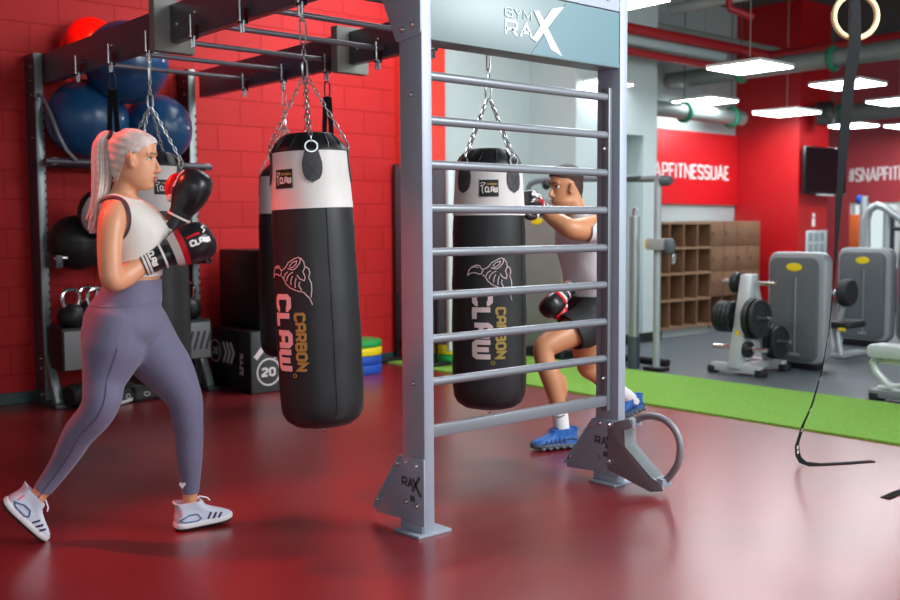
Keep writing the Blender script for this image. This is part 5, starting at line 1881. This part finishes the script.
# faces
def face(parent, HM, s, brow, lip, iris='#3c4a4a', lash=True, beard=None):
    T = lambda f, l, u: HM @ V((f * s, l * s, u * s))
    for sd in (-1, 1):
        c = T(.0655, sd * .031, .004)
        e = MB()
        e.ball(c, .0125 * s).build('eye', mat('eye_white', '#e4dcd6', 0.25), parent)
        d = (T(.1, sd * .034, .003) - T(.07, sd * .031, .004)).normalized()
        k = MB()
        k.cyl(c + d * .0095 * s, c + d * .0132 * s, .0062 * s, .0052 * s, 14)
        k.build('iris', mat('iris_' + iris.strip('#'), iris, 0.2), parent)
        lid = MB()
        P = [T(.0655 + .0125 * math.cos(a) * .95 + .001, sd * (.031 + .0125 * math.sin(a) * 1.08), .0095 - .003 * abs(math.sin(a)) ** 2) for a in [-1.25 + 2.5 * i / 8 for i in range(9)]]
        lid.tube(P, [.0018 * s] + [.003 * s] * 7 + [.0018 * s], 8)
        lid.build('eyelid', mat('dark_lash', '#3a2a25', 0.6), parent)
        b = MB()
        P = [T(.0945 - .35 * (y - .012) ** 1 * (1 + 8 * (y - .012)), sd * y, .026 + .10 * (y - .012) - 2.2 * max(0, y - .036) * .1) for y in (.011, .02, .03, .039, .047)]
        b.tube(P, [.0028 * s, .0036 * s, .0034 * s, .0028 * s, .0015 * s], 8)
        b.build('eyebrow', mat('brow_' + brow.strip('#'), brow, 0.8), parent)
    m = MB()
    P = [T(.0945 - 9 * y * y, y, -.0735) for y in (-.02, -.012, -.004, .004, .012, .02)]
    m.tube(P, [.002 * s, .0042 * s, .0048 * s, .0048 * s, .0042 * s, .002 * s], 8)
    P = [T(.0915 - 9 * y * y, y, -.0855) for y in (-.018, -.01, 0, .01, .018)]
    m.tube(P, [.002 * s, .0045 * s, .0055 * s, .0045 * s, .002 * s], 8)
    m.build('lips', mat('lip_' + lip.strip('#'), lip, 0.4), parent)


face(woman, HM, HS, '#7d6253', '#c0716b')

# gloves
GM = frame(V((-1.126, 4.017, 1.153)) - WR, V((0.87, 0.32, 0.36)), (-0.2, -0.9, 0.42))
glove(GM, woman, 0.98, thumb=1, letter_side=PI / 2 + 0.5)
GM2 = frame(V((-1.13, 4.25, 1.32)) - WR, V((0.45, 0.05, 0.88)), (0.1, -1, 0.0))
glove(GM2, woman, 0.98, thumb=1, letters=True, letter_side=.35, red_palm=True, accents=False)

# trainers of the woman
KNITW = mat('pale_blue_white_knit', '#c9cfe0', 0.7, bump=(400, .3, .001))
FOAMW = mat('white_boost_foam', '#e8e8ea', 0.55, bump=(220, .3, .002))
PURP = mat('deep_purple_stripe', '#3b1f55', 0.6)
TEAL = mat('blue_heel_line', '#2f5f8f', 0.5)
PINKT = mat('coral_heel_tab', '#e8727a', 0.6)


def w_extras(sgn_vis):
    def ex(root, side, T):
        fn = side(sgn_vis)
        for i in range(3):
            x = 0.128 + 0.022 * i
            MB().ribbon([(x, 0.038), (x + 0.014, 0.066 - .003 * i)], 0.0075, fn, 0.0025, .005).build('side_stripe', PURP, root, smooth=False)
        MB().ribbon([(0.012, 0.045), (0.05, 0.064), (0.085, 0.064), (0.10, 0.045), (0.085, 0.036), (0.03, 0.036)], 0.004, fn, 0.0025, .006, closed=True).build('heel_counter', TEAL, root, smooth=False)
        MB().ribbon([(0.016, 0.06), (0.018, 0.088)], 0.006, fn, 0.0025, .006).build('heel_tab', PINKT, root, smooth=False)
    return ex


def w_shoe(M, vis):
    r = bpy.data.objects.new('trainer', None)
    C.objects.link(r)
    r.parent = woman
    shoe(r, M, KNITW, FOAMW, RUBBER, 0.245, 0.049, mat('white_lace', '#eceaf0', .6), w_extras(vis))
    return r


d = V((0.86, 0.50, 0)).normalized()
w_shoe(frame(V((-1.150, 4.109, 0.002)) - WR, d, (0, 0, 1)), -1)
# back foot: heel lifted, weight on the ball
dB = V((0.42, 0.36, -0.74)).normalized()
toe = V((-1.648, 3.975, -0.002)) - WR
w_shoe(frame(toe - dB * 0.235 + V((-0.012, 0, -0.006)), dB, (0.65, 0.28, 0.60)), -1)

# ---- boxing man
MR = V((0.80, 5.90, 0))
man = thing('person', 'man in white t-shirt and black shorts punching a bag behind the ladder', 'person', at_cam(MR.x, MR.y), math.radians(-40.875))
SKINM = mat('tanned_skin', '#c98d66', 0.42, noise=('#bf835d', 12, 0.5), sss=0.1)
TEE = mat('pale_grey_tee', '#d4d1d4', 0.75, bump=(10, .5, .012))
SHORT = mat('black_sport_shorts', '#1f2124', 0.65, bump=(12, .4, .01))


def L2(pts):
    return [(p[0] - MR.x, p[1] - MR.y) + tuple(p[2:]) for p in pts]


mf = (-0.76, -0.65)
m_trunk = L2([(.865, 5.955, .66, .06, .08), (.865, 5.955, .69, .105, .15), (.862, 5.95, .75, .122, .172), (.845, 5.94, .83, .115, .162), (.82, 5.92, .92, .108, .152), (.805, 5.905, 1.0, .108, .152), (.79, 5.89, 1.10, .114, .166), (.782, 5.88, 1.17, .116, .173), (.775, 5.87, 1.24, .104, .178), (.765, 5.865, 1.285, .082, .160), (.752, 5.858, 1.315, .066, .11), (.745, 5.855, 1.34, .055, .065)])
m_neck = L2([(.752, 5.86, 1.28, .066), (.735, 5.857, 1.345, .060), (.712, 5.85, 1.40, .058), (.695, 5.846, 1.47, .06)])
m_legL = L2([(.895, 5.875, .755, .105), (.81, 5.83, .70, .098), (.70, 5.77, .648, .088), (.59, 5.71, .60, .073), (.535, 5.682, .565, .064), (.535, 5.67, .50, .058), (.572, 5.66, .40, .060), (.592, 5.655, .33, .055), (.615, 5.65, .22, .042), (.628, 5.648, .13, .038), (.633, 5.645, .07, .038)])
m_legR = L2([(.81, 6.02, .75, .105), (.81, 6.07, .66, .098), (.825, 6.16, .52, .082), (.848, 6.235, .41, .067), (.865, 6.255, .365, .062), (.93, 6.30, .32, .060), (1.0, 6.36, .26, .056), (1.09, 6.44, .19, .042), (1.155, 6.50, .145, .038), (1.20, 6.54, .10, .038)])
m_armL = L2([(.865, 5.735, 1.255, .066), (.82, 5.66, 1.255, .066), (.74, 5.56, 1.240, .066), (.665, 5.50, 1.240, .056), (.625, 5.51, 1.262, .052), (.57, 5.555, 1.30, .043), (.53, 5.58, 1.338, .033), (.49, 5.565, 1.365, .033), (.46, 5.54, 1.385, .036)])
m_armR = L2([(.70, 5.975, 1.25, .062), (.715, 5.99, 1.20, .060), (.74, 6.005, 1.08, .053), (.745, 5.99, .985, .048), (.715, 5.94, .935, .046), (.685, 5.885, .89, .036), (.665, 5.85, .865, .032), (.63, 5.81, .83, .036)])
HM2 = frame(V((.672, 5.842, 1.480)) - MR, V((-0.93, -0.36, -0.05)), (-0.06, -0.02, 1))
mb = MB()
trunk(mb, m_trunk, mf)
for p in (m_neck, m_legL, m_legR, m_armL, m_armR):
    limb(mb, p)
mb.ball(V((.625, 5.70, .33)) - MR, .045, .045, .09)
head(mb, HM2, 0.98, True)
m_me = remeshed(mb, 0.006, 4)
skin_obj('body', m_me, SKINM, man)
face(man, HM2, 0.98, '#2a1d18', '#b0705c', '#2b1d14')

mb = MB()
trunk(mb, [r for r in m_trunk if r[2] > .72], mf, 0.012)
limb(mb, m_armL[:4], 0.013)
limb(mb, m_armR[:3], 0.017)
te = remeshed(mb, 0.007, 5)
cl = V((.762, 5.585, 1.25)) - MR
dl = V((1, 0.22, 0)).normalized()
cr_ = V((.735, 6.003, 1.10)) - MR
dr = (V((.70, 5.975, 1.25)) - V((.74, 6.005, 1.08))).normalized()
nk = V((.735, 5.85, 1.335)) - MR
nd = V((0.45, 0.3, -0.9)).normalized()


def g_tee(p):
    g = p.z - 0.80
    g = min(g, (p - cl).dot(dl) if p.y < -0.19 and p.z > 1.13 else 1)
    g = min(g, (p - cr_).dot(dr) if (p - cr_).length < 0.12 else 1)
    g = min(g, (p - nk).dot(nd) + 0.012)
    return g


def wrinkle(p):
    return 0.004 * math.sin(30 * p.z + 14 * p.x + 3 * math.sin(9 * p.y)) * max(0, min(1, (1.15 - p.z) / .2))


garment('tee_shirt', te, g_tee, 0.002, TEE, man, 0.012, wob=wrinkle)

mb = MB()
trunk(mb, [r for r in m_trunk if .66 < r[2] < .95], mf, 0.015)
limb(mb, m_legL[:4], 0.024)
limb(mb, m_legR[:3], 0.024)
sh = remeshed(mb, 0.007, 5)
cL = V((.685, 5.765, .65)) - MR
dL = (V((.895, 5.875, .755)) - V((.60, 5.72, .60))).normalized()
cR = V((.818, 6.11, .58)) - MR
dR = (V((.81, 6.02, .75)) - V((.825, 6.16, .52))).normalized()


def g_short(p):
    g = 0.845 - p.z
    a = (p - cL).dot(dL)
    b = (p - cR).dot(dR)
    if p.x < -0.02 and p.y < 0.10 and p.z > 0.5:
        g = min(g, a)
    if p.y > 0.10:
        g = min(g, b)
    return g


garment('shorts', sh, g_short, 0.002, SHORT, man, 0.014, wob=lambda p: 0.004 * math.sin(34 * p.x + 26 * p.z))

BROWN = mat('short_brown_hair', '#3a2622', 0.7, noise=('#2c1c19', 90, 0.8))
HI2 = HM2.inverted()


def g_hair2(p):
    q = HI2 @ p / 0.98
    if q.z < -0.07:
        return -0.05
    if q.z < 0.03 and abs(q.y) > 0.0755:
        return -0.02
    fr = line((q.x, q.z), (0.030, 0.052), (0.094, 0.068))
    bk = line((q.x, q.z), (-0.075, -0.06), (-0.022, 0.012))
    if q.x > 0.028:
        return fr
    if q.x > -0.022:
        return q.z - 0.052 + (0.026 * max(0, (0.016 - q.x)) / 0.038)
    return bk if q.z < 0.012 else 0.012


garment('hair', m_me, g_hair2, lambda p: 0.003 + 0.014 * max(0, min(1, ((HI2 @ p).z - .03) / .05)), BROWN, man, 0.01)

GMm = frame(V((.505, 5.572, 1.352)) - MR, V((-0.70, -0.60, 0.36)), (0.5, -0.75, 0.45))
glove(GMm, man, 0.80, thumb=1, letters=True, letter_side=PI / 2)
GMr = frame(V((.655, 5.84, .855)) - MR, V((-0.62, -0.50, -0.50)), (0.35, -0.75, 0.45))
glove(GMr, man, 0.85, thumb=1, letters=False, red_palm=True)

BLUEK = mat('bright_blue_knit', '#2f6fc0', 0.55, noise=('#2456a0', 40, 0.8))
NAVY = mat('navy_overlay', '#141f4a', 0.5)
SOCK = mat('white_sock', '#e9e9ea', 0.8, bump=(250, .3, .001))


def m_extras(root, side, T):
    fn = side(1)
    for i in range(5):
        x = 0.10 + 0.028 * i
        MB().ribbon([(x - .012, 0.036), (x + .004, 0.05), (x - .006, 0.066 - .002 * i)], 0.006, fn, 0.003, .006).build('overlay', NAVY, root, smooth=False)
    MB().ribbon([(0.01, 0.05), (0.05, 0.058), (0.11, 0.05), (0.17, 0.044), (0.235, 0.038)], 0.006, fn, 0.003, .008).build('overlay', NAVY, root, smooth=False)
    for i in range(6):
        x = 0.02 + 0.043 * i
        c = fn(x, 0.013, 0.001)
        MB().ball(c, .015, .011, .0095, 12, 8).build('air_pod', mat('grey_pod', '#5a6570', 0.25), root)


def m_shoe(M):
    r = bpy.data.objects.new('trainer', None)
    C.objects.link(r)
    r.parent = man
    shoe(r, M, BLUEK, mat('grey_plastic_midsole', '#4a5866', .35), RUBBER, 0.29, 0.05, mat('navy_lace', '#15204d', .6), m_extras, sole=0.03)
    return r


fd = V((-0.93, -0.37, 0)).normalized()
m_shoe(frame(V((.715, 5.665, 0.002)) - MR, fd, (0, 0, 1)))
bd = V((-0.76, -0.62, -0.16)).normalized()
m_shoe(frame(V((1.265, 6.585, 0.045)) - MR, bd, (-0.1, 0, 1)))
# socks
for leg, z0, z1 in ((m_legL, .06, .235), (m_legR, .08, .235)):
    mb = MB()
    P = [p for p in cr(leg, 6) if z0 < p[2] < z1]
    mb.tube([V(p[:3]) for p in P], [p[3] + .006 for p in P], 20)
    so_ = mb.build('sock', SOCK, man)
    if leg is m_legL:
        c = V((.622, 5.65, .185)) - MR
        fn = lambda s, t, h: c + V((math.sin(s / .047) * (.047 + h), -math.cos(s / .047) * (.047 + h), t))
        MB().ribbon([(-.022, .004), (-.014, -.005), (.020, .010)], 0.005, fn, .002, .005).build('sock_mark', BLACKMETAL, so_, smooth=False)
